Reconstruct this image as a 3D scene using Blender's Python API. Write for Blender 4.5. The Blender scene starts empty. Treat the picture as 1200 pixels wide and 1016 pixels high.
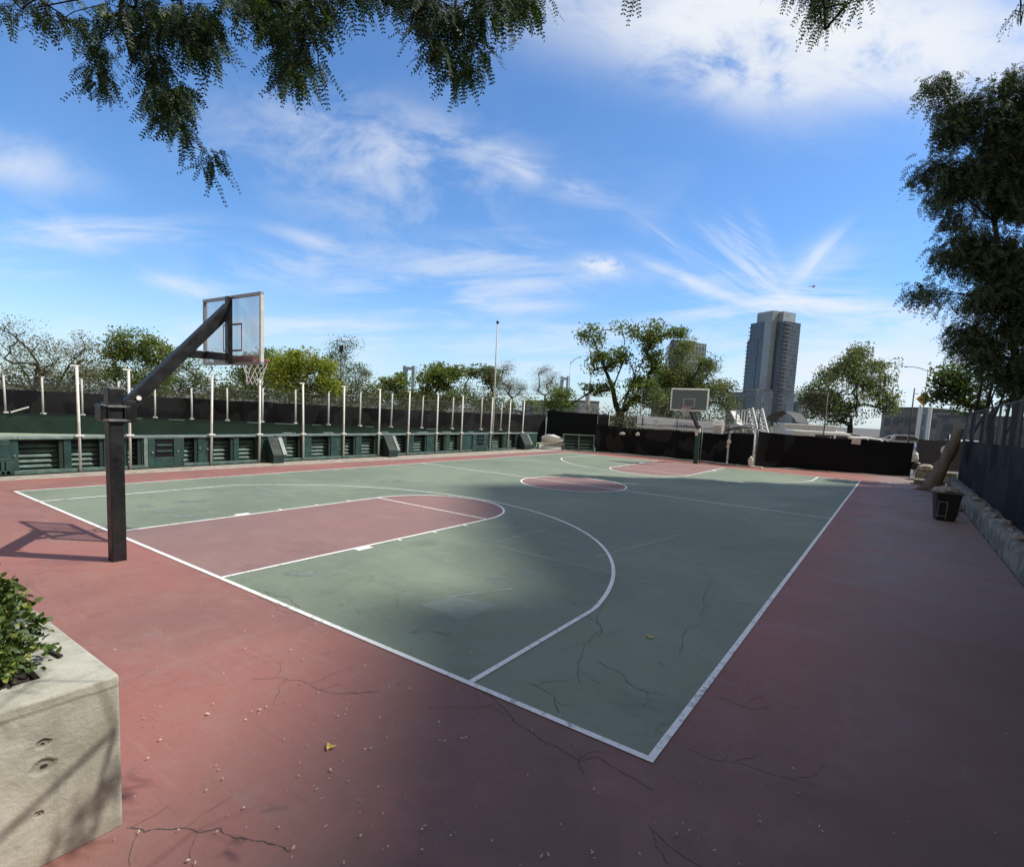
import bpy, bmesh, math, random
import numpy as np
from mathutils import Vector, Matrix, noise as mnoise

rnd = random.Random(7)
NPR = np.random.default_rng(11)
scene = bpy.context.scene
COL = scene.collection
R = math.radians

# ---------------------------------------------------------------- camera
FPX, PX, PY = 635.08, 620.78, 546.23          # focal length and principal point in photo pixels (1200 x 1016)
EYE = Vector((16.6233, -3.6052, 2.459))
RT = Vector((0.82564647, 0.56182202, 0.05161325))
UP = Vector((-0.09984336, 0.05546207, 0.99345622))
FW = Vector((-0.555283, 0.82539686, -0.10188626))
cam_d = bpy.data.cameras.new("camera")
cam = bpy.data.objects.new("camera", cam_d)
COL.objects.link(cam)
m = Matrix.Identity(4)
for i, ax in enumerate((RT, UP, -FW)):
    for r in range(3):
        m[r][i] = ax[r]
m.translation = EYE
cam.matrix_world = m
cam_d.sensor_fit = 'HORIZONTAL'
cam_d.sensor_width = 36.0
cam_d.lens = FPX / 1200 * 36
cam_d.shift_x = -(PX - 600) / 1200
cam_d.shift_y = (PY - 508) / 1200
cam_d.clip_start = 0.05
cam_d.clip_end = 20000
scene.camera = cam


def ray(u, v):
    return FW + RT * ((u - PX) / FPX) + UP * ((PY - v) / FPX)


def at(u, v, d):
    """real-world point that a surveyor at the viewpoint sees at photo pixel (u, v), at depth d"""
    return EYE + ray(u, v) * d


def zat(x, y, v):
    lo, hi = -5.0, 300.0
    for _ in range(50):
        mid = (lo + hi) / 2
        d = Vector((x, y, mid)) - EYE
        k = d.dot(FW)
        if k <= 0:
            hi = mid
            continue
        if PY - FPX * d.dot(UP) / k > v:
            lo = mid
        else:
            hi = mid
    return lo


def gnd(u, v, z=0.0):
    d = ray(u, v)
    t = (z - EYE.z) / d.z
    p = EYE + d * t
    return p.x, p.y


# ---------------------------------------------------------------- objects
def put(o, parent=None):
    COL.objects.link(o)
    if parent is not None:
        o.parent = parent
    return o


def tag(o, label=None, cat=None, group=None, kind=None):
    if label:
        o['label'] = label
    if cat:
        o['category'] = cat
    if group:
        o['group'] = group
    if kind:
        o['kind'] = kind
    return o


def thing(name, label, cat, loc=(0, 0, 0), rotz=0.0, group=None):
    o = bpy.data.objects.new(name, None)
    o.empty_display_size = 0.2
    COL.objects.link(o)
    o.location = loc
    o.rotation_euler = (0, 0, rotz)
    return tag(o, label, cat, group)


def copy_tree(o, parent=None):
    c = o.copy()
    COL.objects.link(c)
    c.parent = parent
    for ch in list(o.children):
        copy_tree(ch, c)
    return c


class MB:
    """collects boxes, bars, tubes and polygons and links them as ONE mesh object"""
    def __init__(self):
        self.v, self.f, self.smooth = [], [], []

    def poly(self, pts, smooth=False):
        n = len(self.v)
        self.v += [tuple(p) for p in pts]
        self.f.append(list(range(n, n + len(pts))))
        self.smooth.append(smooth)
        return self

    def hexa(self, p):
        n = len(self.v)
        self.v += [tuple(q) for q in p]
        for f in ((0, 3, 2, 1), (4, 5, 6, 7), (0, 1, 5, 4), (1, 2, 6, 5), (2, 3, 7, 6), (3, 0, 4, 7)):
            self.f.append([n + i for i in f])
            self.smooth.append(False)
        return self

    def box(self, x0, x1, y0, y1, z0, z1):
        return self.hexa([(x0, y0, z0), (x1, y0, z0), (x1, y1, z0), (x0, y1, z0),
                          (x0, y0, z1), (x1, y0, z1), (x1, y1, z1), (x0, y1, z1)])

    def bar(self, p, q, w, h, up=(0, 0, 1)):
        p, q = Vector(p), Vector(q)
        d = (q - p).normalized()
        u = Vector(up)
        s = d.cross(u)
        if s.length < 1e-4:
            s = d.cross(Vector((1, 0, 0)))
        s.normalize()
        u = s.cross(d).normalized()
        s, u = s * (w / 2), u * (h / 2)
        return self.hexa([p - s - u, p + s - u, q + s - u, q - s - u, p - s + u, p + s + u, q + s + u, q - s + u])

    def tube(self, pts, radii, n=10, caps=True):
        pts = [Vector(p) for p in pts]
        if not isinstance(radii, (list, tuple)):
            radii = [radii] * len(pts)
        base = len(self.v)
        prev = None
        for i, p in enumerate(pts):
            d = (pts[min(i + 1, len(pts) - 1)] - pts[max(i - 1, 0)])
            d = d.normalized() if d.length > 1e-9 else Vector((0, 0, 1))
            if prev is None:
                a = d.cross(Vector((0, 0, 1)))
                if a.length < 1e-3:
                    a = d.cross(Vector((1, 0, 0)))
            else:
                a = prev - d * prev.dot(d)
            a.normalize()
            prev = a
            b = d.cross(a)
            for k in range(n):
                t = 2 * math.pi * k / n
                self.v.append(tuple(p + (a * math.cos(t) + b * math.sin(t)) * radii[i]))
        for i in range(len(pts) - 1):
            for k in range(n):
                k2 = (k + 1) % n
                self.f.append([base + i * n + k, base + i * n + k2, base + (i + 1) * n + k2, base + (i + 1) * n + k])
                self.smooth.append(True)
        if caps:
            self.f.append([base + k for k in range(n)][::-1])
            self.f.append([base + (len(pts) - 1) * n + k for k in range(n)])
            self.smooth += [False, False]
        return self

    def lathe(self, prof, n=16, c=(0, 0)):
        base = len(self.v)
        for r, z in prof:
            for k in range(n):
                t = 2 * math.pi * k / n
                self.v.append((c[0] + r * math.cos(t), c[1] + r * math.sin(t), z))
        for i in range(len(prof) - 1):
            for k in range(n):
                k2 = (k + 1) % n
                self.f.append([base + i * n + k, base + i * n + k2, base + (i + 1) * n + k2, base + (i + 1) * n + k])
                self.smooth.append(True)
        self.f.append([base + k for k in range(n)][::-1])
        self.f.append([base + (len(prof) - 1) * n + k for k in range(n)])
        self.smooth += [False, False]
        return self

    def prism(self, pts2, axis, a0, a1):
        """extrude a 2-D outline along an axis ('x','y','z')"""
        def mk(p, a):
            return {'x': (a, p[0], p[1]), 'y': (p[0], a, p[1]), 'z': (p[0], p[1], a)}[axis]
        n, k = len(self.v), len(pts2)
        self.v += [mk(p, a0) for p in pts2] + [mk(p, a1) for p in pts2]
        self.f.append([n + i for i in range(k)][::-1])
        self.f.append([n + k + i for i in range(k)])
        self.smooth += [False, False]
        for i in range(k):
            j = (i + 1) % k
            self.f.append([n + i, n + j, n + k + j, n + k + i])
            self.smooth.append(False)
        return self

    def build(self, name, mat, parent=None, bevel=0.0, fixn=True):
        me = bpy.data.meshes.new(name)
        me.from_pydata(self.v, [], self.f)
        me.polygons.foreach_set("use_smooth", self.smooth)
        if fixn:
            bm = bmesh.new()
            bm.from_mesh(me)
            bmesh.ops.recalc_face_normals(bm, faces=bm.faces)
            bm.to_mesh(me)
            bm.free()
        me.materials.append(mat)
        o = put(bpy.data.objects.new(name, me), parent)
        if bevel:
            b = o.modifiers.new("bevel", 'BEVEL')
            b.width = bevel
            b.segments = 2
            b.limit_method = 'ANGLE'
        return o


def np_mesh(name, verts, quads, mat, parent=None, smooth=False):
    """quads: (F,4) int array"""
    me = bpy.data.meshes.new(name)
    me.vertices.add(len(verts))
    me.vertices.foreach_set("co", np.asarray(verts, dtype=np.float32).ravel())
    F = len(quads)
    me.loops.add(F * 4)
    me.loops.foreach_set("vertex_index", np.asarray(quads, dtype=np.int32).ravel())
    me.polygons.add(F)
    me.polygons.foreach_set("loop_start", np.arange(F, dtype=np.int32) * 4)
    me.polygons.foreach_set("use_smooth", np.full(F, smooth))
    me.update(calc_edges=True)
    me.validate()
    me.materials.append(mat)
    return put(bpy.data.objects.new(name, me), parent)


# ---------------------------------------------------------------- materials
class NT:
    def __init__(self, tree):
        self.t = tree
        self.x = 0

    def n(self, typ, **kw):
        nd = self.t.nodes.new(typ)
        self.x += 40
        nd.location = (self.x, 0)
        ins = kw.pop('ins', {})
        for k, v in kw.items():
            setattr(nd, k, v)
        for k, v in ins.items():
            s = nd.inputs[k]
            if hasattr(v, 'is_output') or isinstance(v, bpy.types.NodeSocket):
                self.t.links.new(v, s)
            else:
                s.default_value = v
        return nd

    def math(self, op, a, b=0.0, c=None, clamp=False):
        ins = {0: a, 1: b}
        if c is not None:
            ins[2] = c
        return self.n('ShaderNodeMath', operation=op, use_clamp=clamp, ins=ins).outputs[0]

    def vmath(self, op, a, b):
        nd = self.n('ShaderNodeVectorMath', operation=op, ins={0: a, 1: b})
        return nd.outputs['Value'] if op in ('DOT_PRODUCT', 'LENGTH', 'DISTANCE') else nd.outputs['Vector']

    def noise(self, vec, scale, detail=4.0, rough=0.55, dist=0.0):
        return self.n('ShaderNodeTexNoise', ins={'Vector': vec, 'Scale': scale, 'Detail': detail, 'Roughness': rough, 'Distortion': dist}).outputs['Fac']

    def rng(self, v, a, b, c=0.0, d=1.0, smooth=True):
        nd = self.n('ShaderNodeMapRange', interpolation_type='SMOOTHSTEP' if smooth else 'LINEAR',
                    ins={'Value': v, 'From Min': a, 'From Max': b, 'To Min': c, 'To Max': d})
        return nd.outputs['Result']

    def mix(self, f, a, b, mode='MIX'):
        nd = self.n('ShaderNodeMix', data_type='RGBA', blend_type=mode)
        for key, val in ((0, f), (6, a), (7, b)):
            s = nd.inputs[key]
            if isinstance(val, bpy.types.NodeSocket):
                self.t.links.new(val, s)
            elif key == 0:
                s.default_value = val
            else:
                s.default_value = tuple(val) + ((1.0,) if len(val) == 3 else ())
        return nd.outputs[2]

    def scale(self, vec, s):
        return self.n('ShaderNodeMapping', ins={'Vector': vec, 'Scale': s}).outputs[0]


def newmat(name):
    mt = bpy.data.materials.new(name)
    mt.use_nodes = True
    nt = NT(mt.node_tree)
    b = mt.node_tree.nodes['Principled BSDF']
    return mt, nt, b


def coords(nt, which='Object'):
    return nt.n('ShaderNodeTexCoord').outputs[which]


def simple(name, col, rough=0.6, metal=0.0, var=0.25, scale=6.0, bump=0.0, spec=0.5, dirt=None, streak=False):
    mt, nt, b = newmat(name)
    c = coords(nt)
    if streak:
        c2 = nt.scale(c, (1, 1, 0.12))
    else:
        c2 = c
    f1 = nt.noise(c2, scale, 5, 0.6)
    f2 = nt.noise(c2, scale * 7.3, 3, 0.6)
    k = nt.math('ADD', nt.math('MULTIPLY', f1, 0.7), nt.math('MULTIPLY', f2, 0.3))
    lo = [x * (1 - var) for x in col]
    hi = [min(1, x * (1 + var)) for x in col]
    cc = nt.mix(nt.rng(k, 0.3, 0.7), lo, hi)
    if dirt:
        d = nt.rng(nt.noise(c2, scale * 0.45, 6, 0.65), 0.5, 0.72)
        cc = nt.mix(nt.math('MULTIPLY', d, 0.7), cc, dirt)
    mt.node_tree.links.new(cc, b.inputs['Base Color'])
    rr = nt.rng(f1, 0.2, 0.8, max(0.02, rough - 0.1), min(1, rough + 0.1))
    mt.node_tree.links.new(rr, b.inputs['Roughness'])
    b.inputs['Metallic'].default_value = metal
    b.inputs['Specular IOR Level'].default_value = spec
    if bump:
        bp = nt.n('ShaderNodeBump', ins={'Strength': bump, 'Distance': 0.02, 'Height': k})
        mt.node_tree.links.new(bp.outputs[0], b.inputs['Normal'])
    return mt


def court_mat(name, col, dark, pale, rough=0.75, shift=0.0):
    mt, nt, b = newmat(name)
    c = nt.vmath('ADD', coords(nt), (shift, shift * 0.7, 0))
    big = nt.noise(c, 0.22, 5, 0.6, 0.4)
    mid = nt.noise(c, 1.1, 6, 0.65, 0.3)
    fine = nt.noise(c, 38.0, 4, 0.7)
    grain = nt.noise(c, 160.0, 2, 0.6)
    cc = nt.mix(nt.rng(big, 0.36, 0.66), dark, col)
    cc = nt.mix(nt.math('MULTIPLY', nt.rng(mid, 0.45, 0.75), 0.4), cc, pale)
    # worn streaks along the court
    st = nt.noise(nt.scale(c, (2.4, 0.5, 1)), 1.6, 5, 0.6)
    cc = nt.mix(nt.math('MULTIPLY', nt.rng(st, 0.52, 0.74), 0.28), cc, pale)
    # dark water stains
    sn = nt.noise(nt.vmath('ADD', c, (31.0, 12.0, 0)), 0.55, 7, 0.68, 0.8)
    cc = nt.mix(nt.math('MULTIPLY', nt.rng(sn, 0.55, 0.72), 0.42), cc, [x * 0.5 for x in dark])
    spots = nt.noise(c, 5.5, 3, 0.5)
    cc = nt.mix(nt.math('MULTIPLY', nt.rng(spots, 0.66, 0.76), 0.35), cc, [x * 0.45 for x in dark])
    cc = nt.mix(nt.rng(fine, 0.3, 0.7, 0.0, 0.22), cc, [x * 0.55 for x in col])
    cc = nt.mix(nt.rng(grain, 0.62, 0.8, 0.0, 0.25), cc, [min(1, x * 1.5 + .03) for x in pale])
    # hairline map cracks where the surface is tired
    warp = nt.n('ShaderNodeTexNoise', ins={'Vector': c, 'Scale': 2.2, 'Detail': 6.0, 'Roughness': 0.7}).outputs['Color']
    wv = nt.vmath('ADD', c, nt.vmath('MULTIPLY', warp, (0.7, 0.7, 0.0)))
    vo = nt.n('ShaderNodeTexVoronoi', feature='DISTANCE_TO_EDGE', ins={'Vector': wv, 'Scale': 0.62}).outputs['Distance']
    ck = nt.rng(vo, 0.002, 0.0075, 1.0, 0.0)
    mask = nt.rng(nt.noise(c, 0.35, 3, 0.5), 0.5, 0.62)
    cc = nt.mix(nt.math('MULTIPLY', nt.math('MULTIPLY', ck, mask), 0.22), cc, [x * 0.3 for x in dark])
    # scuffs and ball marks: short crossing smears
    for sc_, rot_, off_ in (((0.55, 5.0, 1), 0.5, 3.0), ((0.7, 6.5, 1), -0.85, 9.0), ((0.45, 4.2, 1), 1.7, 21.0)):
        mp = nt.n('ShaderNodeMapping', ins={'Vector': nt.vmath('ADD', c, (off_, off_ * 2, 0)), 'Rotation': (0, 0, rot_), 'Scale': sc_}).outputs[0]
        sm = nt.rng(nt.noise(mp, 1.7, 6, 0.7, 0.2), 0.56, 0.74)
        cc = nt.mix(nt.math('MULTIPLY', sm, 0.26), cc, [x * 1.12 + .02 for x in pale] if off_ < 10 else [x * 0.55 for x in dark])
    dust = nt.rng(nt.noise(nt.vmath('ADD', c, (7.0, 3.0, 0)), 3.2, 8, 0.75, 0.6), 0.48, 0.70)
    cc = nt.mix(nt.math('MULTIPLY', dust, 0.24), cc, (0.27, 0.25, 0.225))
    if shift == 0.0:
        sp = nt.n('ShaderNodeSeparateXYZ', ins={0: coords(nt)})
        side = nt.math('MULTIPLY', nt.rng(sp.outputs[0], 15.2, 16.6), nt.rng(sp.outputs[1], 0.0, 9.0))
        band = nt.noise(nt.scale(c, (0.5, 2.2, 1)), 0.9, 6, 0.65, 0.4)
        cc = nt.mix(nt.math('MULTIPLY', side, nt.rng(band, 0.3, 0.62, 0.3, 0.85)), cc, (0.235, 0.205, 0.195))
        foot = nt.math('MULTIPLY', nt.rng(sp.outputs[0], 12.0, 15.0), nt.rng(sp.outputs[1], 3.0, -1.0))  # foreground shade painted into the surround colour
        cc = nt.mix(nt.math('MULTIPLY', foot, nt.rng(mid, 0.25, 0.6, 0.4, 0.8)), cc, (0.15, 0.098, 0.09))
        right_shade = nt.math('MULTIPLY', nt.rng(sp.outputs[0], 15.6, 18.4), nt.rng(sp.outputs[1], 8.0, 3.0))  # deeper shade towards the right wall, also put into the colour
        cc = nt.mix(nt.math('MULTIPLY', right_shade, nt.rng(big, 0.3, 0.6, 0.5, 0.85)), cc, (0.125, 0.085, 0.08))
    pit = nt.rng(nt.noise(c, 22.0, 3, 0.6), 0.68, 0.74)
    cc = nt.mix(nt.math('MULTIPLY', pit, 0.35), cc, [x * 0.4 for x in dark])
    mt.node_tree.links.new(cc, b.inputs['Base Color'])
    mt.node_tree.links.new(nt.rng(mid, 0.3, 0.7, rough - 0.12, rough + 0.1), b.inputs['Roughness'])
    b.inputs['Specular IOR Level'].default_value = 0.35
    h = nt.math('ADD', nt.math('MULTIPLY', fine, 0.7), nt.math('MULTIPLY', grain, 0.5))
    bp = nt.n('ShaderNodeBump', ins={'Strength': 0.35, 'Distance': 0.006, 'Height': h})
    mt.node_tree.links.new(bp.outputs[0], b.inputs['Normal'])
    return mt


def line_mat(name, col, under, wear=(0.52, 0.66), amt=0.85):
    mt, nt, b = newmat(name)
    c = coords(nt)
    w = nt.noise(c, 9.0, 7, 0.72, 0.5)
    g = nt.noise(c, 0.8, 4, 0.6)
    f = nt.rng(nt.math('ADD', w, nt.math('MULTIPLY', nt.math('SUBTRACT', g, 0.5), 0.35)), wear[0], wear[1], 0.0, amt)
    cc = nt.mix(f, col, under)
    cc = nt.mix(nt.rng(nt.noise(c, 60, 3), 0.35, 0.7, 0, 0.25), cc, [x * 0.6 for x in col])
    mt.node_tree.links.new(cc, b.inputs['Base Color'])
    b.inputs['Roughness'].default_value = 0.7
    return mt


def leaf_mat(name, dark, light, tip=None, trans=0.5, scale=0.55, gloss=0.35):
    mt, nt, b = newmat(name)
    geo = nt.n('ShaderNodeNewGeometry').outputs['Random Per Island']
    c = coords(nt)
    cl = nt.noise(c, scale, 4, 0.6)
    k = nt.math('ADD', nt.math('MULTIPLY', nt.rng(cl, 0.32, 0.68), 0.6), nt.math('MULTIPLY', geo, 0.4))
    cc = nt.mix(k, dark, light)
    if tip:
        t = nt.math('GREATER_THAN', geo, 0.86)
        cc = nt.mix(nt.math('MULTIPLY', t, 0.8), cc, tip)
    L = mt.node_tree.links
    L.new(cc, b.inputs['Base Color'])
    b.inputs['Roughness'].default_value = 0.55
    b.inputs['Specular IOR Level'].default_value = gloss
    tr = nt.n('ShaderNodeBsdfTranslucent')
    L.new(nt.mix(1.0, cc, (0.9, 1.0, 0.35), 'MULTIPLY'), tr.inputs['Color'])
    mx = nt.n('ShaderNodeMixShader', ins={0: trans})
    L.new(b.outputs[0], mx.inputs[1])
    L.new(tr.outputs[0], mx.inputs[2])
    out = [n for n in mt.node_tree.nodes if n.type == 'OUTPUT_MATERIAL'][0]
    L.new(mx.outputs[0], out.inputs['Surface'])
    return mt


def facade_mat(name, glass, frame, bw, bh, mortar=0.04, rough=0.15, vary=0.5, vcoord=True, metal=0.0):
    """window panes in a grid, each pane with a tone of its own"""
    mt, nt, b = newmat(name)
    c = coords(nt)
    sep = nt.n('ShaderNodeSeparateXYZ', ins={0: c})
    h = nt.math('ADD', sep.outputs[0], nt.math('MULTIPLY', sep.outputs[1], 1.0))
    v2 = nt.n('ShaderNodeCombineXYZ', ins={0: h, 1: sep.outputs[2]}).outputs[0]
    br = nt.n('ShaderNodeTexBrick', offset=0.0, squash=1.0,
              ins={'Vector': v2, 'Scale': 1.0, 'Brick Width': bw, 'Row Height': bh, 'Mortar Size': mortar, 'Mortar Smooth': 0.1, 'Bias': 0.0,
                   'Color1': tuple(x * (1 - vary) for x in glass) + (1,), 'Color2': tuple(min(1, x * (1 + vary)) for x in glass) + (1,), 'Mortar': tuple(frame) + (1,)})
    big = nt.noise(c, 0.05, 3, 0.5)
    cc = nt.mix(nt.rng(big, 0.35, 0.65, 0.0, 0.4), br.outputs['Color'], [x * 1.5 for x in glass])
    L = mt.node_tree.links
    L.new(cc, b.inputs['Base Color'])
    L.new(nt.rng(br.outputs['Fac'], 0.0, 1.0, rough, 0.6), b.inputs['Roughness'])
    b.inputs['Specular IOR Level'].default_value = 0.6
    b.inputs['Metallic'].default_value = metal
    return mt


M = {}
M['red'] = court_mat('red_court_paint', (0.34, 0.140, 0.114), (0.255, 0.125, 0.108), (0.325, 0.20, 0.172))
M['green'] = court_mat('green_court_paint', (0.226, 0.268, 0.194), (0.166, 0.204, 0.148), (0.262, 0.30, 0.225), shift=13.0)
M['key'] = court_mat('red_key_paint', (0.30, 0.165, 0.148), (0.24, 0.152, 0.138), (0.315, 0.23, 0.208), shift=29.0)
M['line'] = line_mat('white_line_paint', (0.92, 0.91, 0.88), (0.32, 0.32, 0.31))
M['faded'] = line_mat('faded_line_paint', (0.37, 0.42, 0.40), (0.23, 0.27, 0.225), (0.42, 0.62), 0.9)
M['patch'] = line_mat('repair_patch_paint', (0.25, 0.30, 0.24), (0.195, 0.24, 0.185), (0.4, 0.7), 0.9)
M['stain'] = line_mat('dark_water_stain', (0.145, 0.165, 0.14), (0.21, 0.25, 0.205), (0.35, 0.6), 1.0)
M['crack'] = simple('crack_dark', (0.065, 0.056, 0.054), 0.95, var=0.4, scale=20)
M['asphalt'] = simple('asphalt_grey', (0.11, 0.108, 0.10), 0.9, var=0.3, scale=1.2, bump=0.2)
M['pale_ground'] = simple('pale_green_rink_floor', (0.30, 0.36, 0.27), 0.85, var=0.2, scale=0.6)
M['strip'] = simple('pale_concrete_strip', (0.36, 0.32, 0.27), 0.9, var=0.3, scale=4, dirt=(0.10, 0.12, 0.09))
M['black_metal'] = simple('black_painted_steel', (0.012, 0.012, 0.0145), 0.42, var=0.5, scale=5, dirt=(0.026, 0.023, 0.022))
M['grey_metal'] = simple('galvanised_steel', (0.30, 0.30, 0.31), 0.45, 0.6, var=0.2, scale=9)
M['bolt'] = simple('bright_bolt', (0.8, 0.8, 0.78), 0.4, 0.0)
M['alu'] = simple('aluminium_frame', (0.34, 0.35, 0.36), 0.45, 0.3, var=0.15, scale=9)
M['alu_pale'] = simple('pale_aluminium_frame', (0.66, 0.66, 0.64), 0.5, 0.1, var=0.12, scale=9)
M['rim'] = simple('orange_rim_paint', (0.36, 0.07, 0.06), 0.45, var=0.3, scale=12)
M['net'] = simple('white_net_cord', (0.62, 0.62, 0.60), 0.8, var=0.15, scale=30)
M['white_post'] = simple('white_painted_post', (0.72, 0.71, 0.68), 0.5, var=0.12, scale=6, dirt=(0.40, 0.37, 0.33))
M['grey_post'] = simple('weathered_grey_post', (0.50, 0.49, 0.48), 0.6, var=0.2, scale=6)
M['wall_green'] = simple('dark_green_board', (0.015, 0.050, 0.046), 0.5, var=0.45, scale=3.0, dirt=(0.036, 0.052, 0.043))
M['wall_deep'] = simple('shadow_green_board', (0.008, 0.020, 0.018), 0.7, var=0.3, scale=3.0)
M['rib'] = simple('green_rib', (0.085, 0.14, 0.125), 0.45, var=0.35, scale=4.0, dirt=(0.028, 0.06, 0.052))
M['rail'] = simple('pale_green_rail', (0.16, 0.205, 0.185), 0.5, var=0.25, scale=4.0, dirt=(0.07, 0.13, 0.11))
M['far_green'] = simple('far_green_board', (0.007, 0.027, 0.022), 0.5, var=0.35, scale=1.2)
M['screen'] = simple('black_windscreen_mesh', (0.0105, 0.0095, 0.0135), 0.85, var=0.4, scale=1.6, streak=True, spec=0.2)
M['screen_blue'] = simple('dark_blue_windscreen_mesh', (0.0045, 0.0062, 0.009), 0.78, var=0.5, scale=1.4, streak=True, spec=0.2)
M['banner'] = simple('grey_banner_vinyl', (0.58, 0.58, 0.57), 0.6, var=0.1, scale=3)
M['ink'] = simple('dark_print', (0.06, 0.06, 0.07), 0.7)
M['sign_white'] = simple('white_sign_board', (0.86, 0.84, 0.78), 0.6, var=0.05)
M['tarp'] = simple('grey_tarp', (0.20, 0.195, 0.195), 0.8, var=0.3, scale=3, bump=0.3)
M['bag'] = simple('white_plastic_bag', (0.72, 0.70, 0.66), 0.6, var=0.2, scale=8, bump=0.3)
M['kerb'] = simple('pale_kerb_concrete', (0.52, 0.46, 0.41), 0.9, var=0.2, scale=5)
M['soil'] = simple('dark_soil', (0.035, 0.023, 0.018), 1.0, var=0.6, scale=14, bump=1.0)
M['bark'] = simple('grey_brown_bark', (0.085, 0.068, 0.055), 0.95, var=0.4, scale=3, bump=0.8, streak=True)
M['bark_dark'] = simple('dark_bark', (0.024, 0.020, 0.018), 0.95, var=0.4, scale=4, bump=0.6, streak=True)
M['dead_wood'] = simple('weathered_dead_wood', (0.17, 0.14, 0.115), 0.95, var=0.4, scale=3, bump=0.9, streak=True, dirt=(0.07, 0.055, 0.045))
M['stone'] = simple('rough_stone', (0.21, 0.195, 0.16), 0.95, var=0.55, scale=3.5, bump=0.9, dirt=(0.075, 0.08, 0.055))
M['rubble'] = simple('pale_rubble', (0.30, 0.27, 0.23), 0.95, var=0.4, scale=6, bump=0.8)
M['bin'] = simple('black_plastic_bin', (0.012, 0.012, 0.014), 0.5, var=0.4, scale=5)
M['bin_grey'] = simple('worn_grey_plastic', (0.07, 0.07, 0.075), 0.7)
M['yellow'] = simple('yellow_sign_face', (0.48, 0.30, 0.035), 0.5, var=0.15)
M['white_paint'] = simple('white_car_paint', (0.86, 0.86, 0.86), 0.25, var=0.04, scale=2, dirt=(0.6, 0.59, 0.57))
M['white_struct'] = simple('white_painted_timber', (0.74, 0.75, 0.75), 0.6, var=0.12, scale=4)
M['tyre'] = simple('black_tyre', (0.02, 0.02, 0.02), 0.8)
M['car_glass'] = simple('dark_car_glass', (0.02, 0.025, 0.03), 0.08, var=0.2)
M['silver_paint'] = simple('silver_car_paint', (0.42, 0.43, 0.45), 0.3, 0.4, var=0.05)
M['grey_roof'] = simple('grey_canopy_fabric', (0.10, 0.105, 0.11), 0.8, var=0.3, scale=2)
M['dark_grey'] = simple('dark_grey_paint', (0.06, 0.062, 0.066), 0.6)
M['slab'] = facade_mat('pale_concrete_facade', (0.27, 0.335, 0.41), (0.31, 0.375, 0.445), 6.0, 2.9, 0.22, 0.45, 0.12)
M['tower_glass'] = facade_mat('dark_blue_curtain_wall', (0.055, 0.095, 0.155), (0.095, 0.135, 0.19), 1.6, 2.9, 0.2, 0.12, 0.4)
M['tower_dark'] = facade_mat('dark_balcony_wall', (0.045, 0.07, 0.11), (0.075, 0.105, 0.145), 3.0, 2.9, 0.3, 0.25, 0.55)
M['balcony'] = simple('balcony_slab', (0.13, 0.16, 0.195), 0.7)
M['blue_low'] = facade_mat('blue_low_facade', (0.075, 0.12, 0.17), (0.26, 0.32, 0.38), 3.2, 3.2, 0.35, 0.2, 0.45)
M['grey_tower'] = facade_mat('grey_office_facade', (0.075, 0.105, 0.13), (0.22, 0.26, 0.29), 2.4, 3.3, 0.5, 0.2, 0.35)
M['brick_house'] = facade_mat('dull_brick_facade', (0.07, 0.07, 0.085), (0.165, 0.145, 0.145), 3.2, 3.2, 1.0, 0.5, 0.3)
M['grey_house'] = facade_mat('pale_grey_facade', (0.10, 0.12, 0.145), (0.21, 0.22, 0.235), 3.0, 3.1, 0.9, 0.5, 0.3)
M['resid'] = facade_mat('brick_tower_facade', (0.05, 0.06, 0.07), (0.26, 0.19, 0.15), 3.4, 3.0, 1.2, 0.4, 0.3)
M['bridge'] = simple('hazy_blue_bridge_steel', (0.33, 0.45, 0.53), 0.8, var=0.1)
M['leaf_olive'] = leaf_mat('olive_leaves', (0.088, 0.113, 0.055), (0.264, 0.282, 0.137))
M['leaf_brown'] = leaf_mat('dry_brown_green_leaves', (0.172, 0.152, 0.103), (0.328, 0.301, 0.207), (0.276, 0.293, 0.138))
M['leaf_green'] = leaf_mat('mid_green_leaves', (0.065, 0.112, 0.041), (0.254, 0.313, 0.101), (0.324, 0.333, 0.101))
M['leaf_yellow'] = leaf_mat('yellow_green_leaves', (0.141, 0.182, 0.030), (0.429, 0.470, 0.083), (0.544, 0.512, 0.099))
M['leaf_dark'] = leaf_mat('dark_green_leaves', (0.035, 0.062, 0.032), (0.146, 0.196, 0.083))
M['leaf_grey'] = leaf_mat('grey_green_leaves', (0.075, 0.104, 0.060), (0.235, 0.271, 0.169), (0.319, 0.309, 0.160))
M['leaf_bare'] = leaf_mat('pinkish_bare_twigs', (0.16, 0.135, 0.125), (0.26, 0.23, 0.21))
M['leaf_locust'] = leaf_mat('dark_locust_leaflets', (0.02, 0.042, 0.026), (0.09, 0.125, 0.068), (0.15, 0.175, 0.085), 0.22, 0.4)
M['leaf_over'] = leaf_mat('overhead_locust_leaflets', (0.010, 0.028, 0.014), (0.038, 0.072, 0.028), (0.12, 0.17, 0.045), 0.38, 1.6)
M['leaf_shrub'] = leaf_mat('glossy_shrub_leaves', (0.022, 0.055, 0.012), (0.14, 0.20, 0.035), (0.36, 0.38, 0.09), 0.25, 6.0, 0.6)
M['under'] = leaf_mat('undergrowth_leaves', (0.031, 0.042, 0.022), (0.126, 0.133, 0.077), (0.196, 0.182, 0.119))
M['litter'] = simple('pale_dry_leaf', (0.50, 0.43, 0.32), 0.8, var=0.35, scale=3)
M['yellow_leaf'] = simple('yellow_fallen_leaf', (0.60, 0.47, 0.10), 0.7, var=0.3, scale=20)


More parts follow.
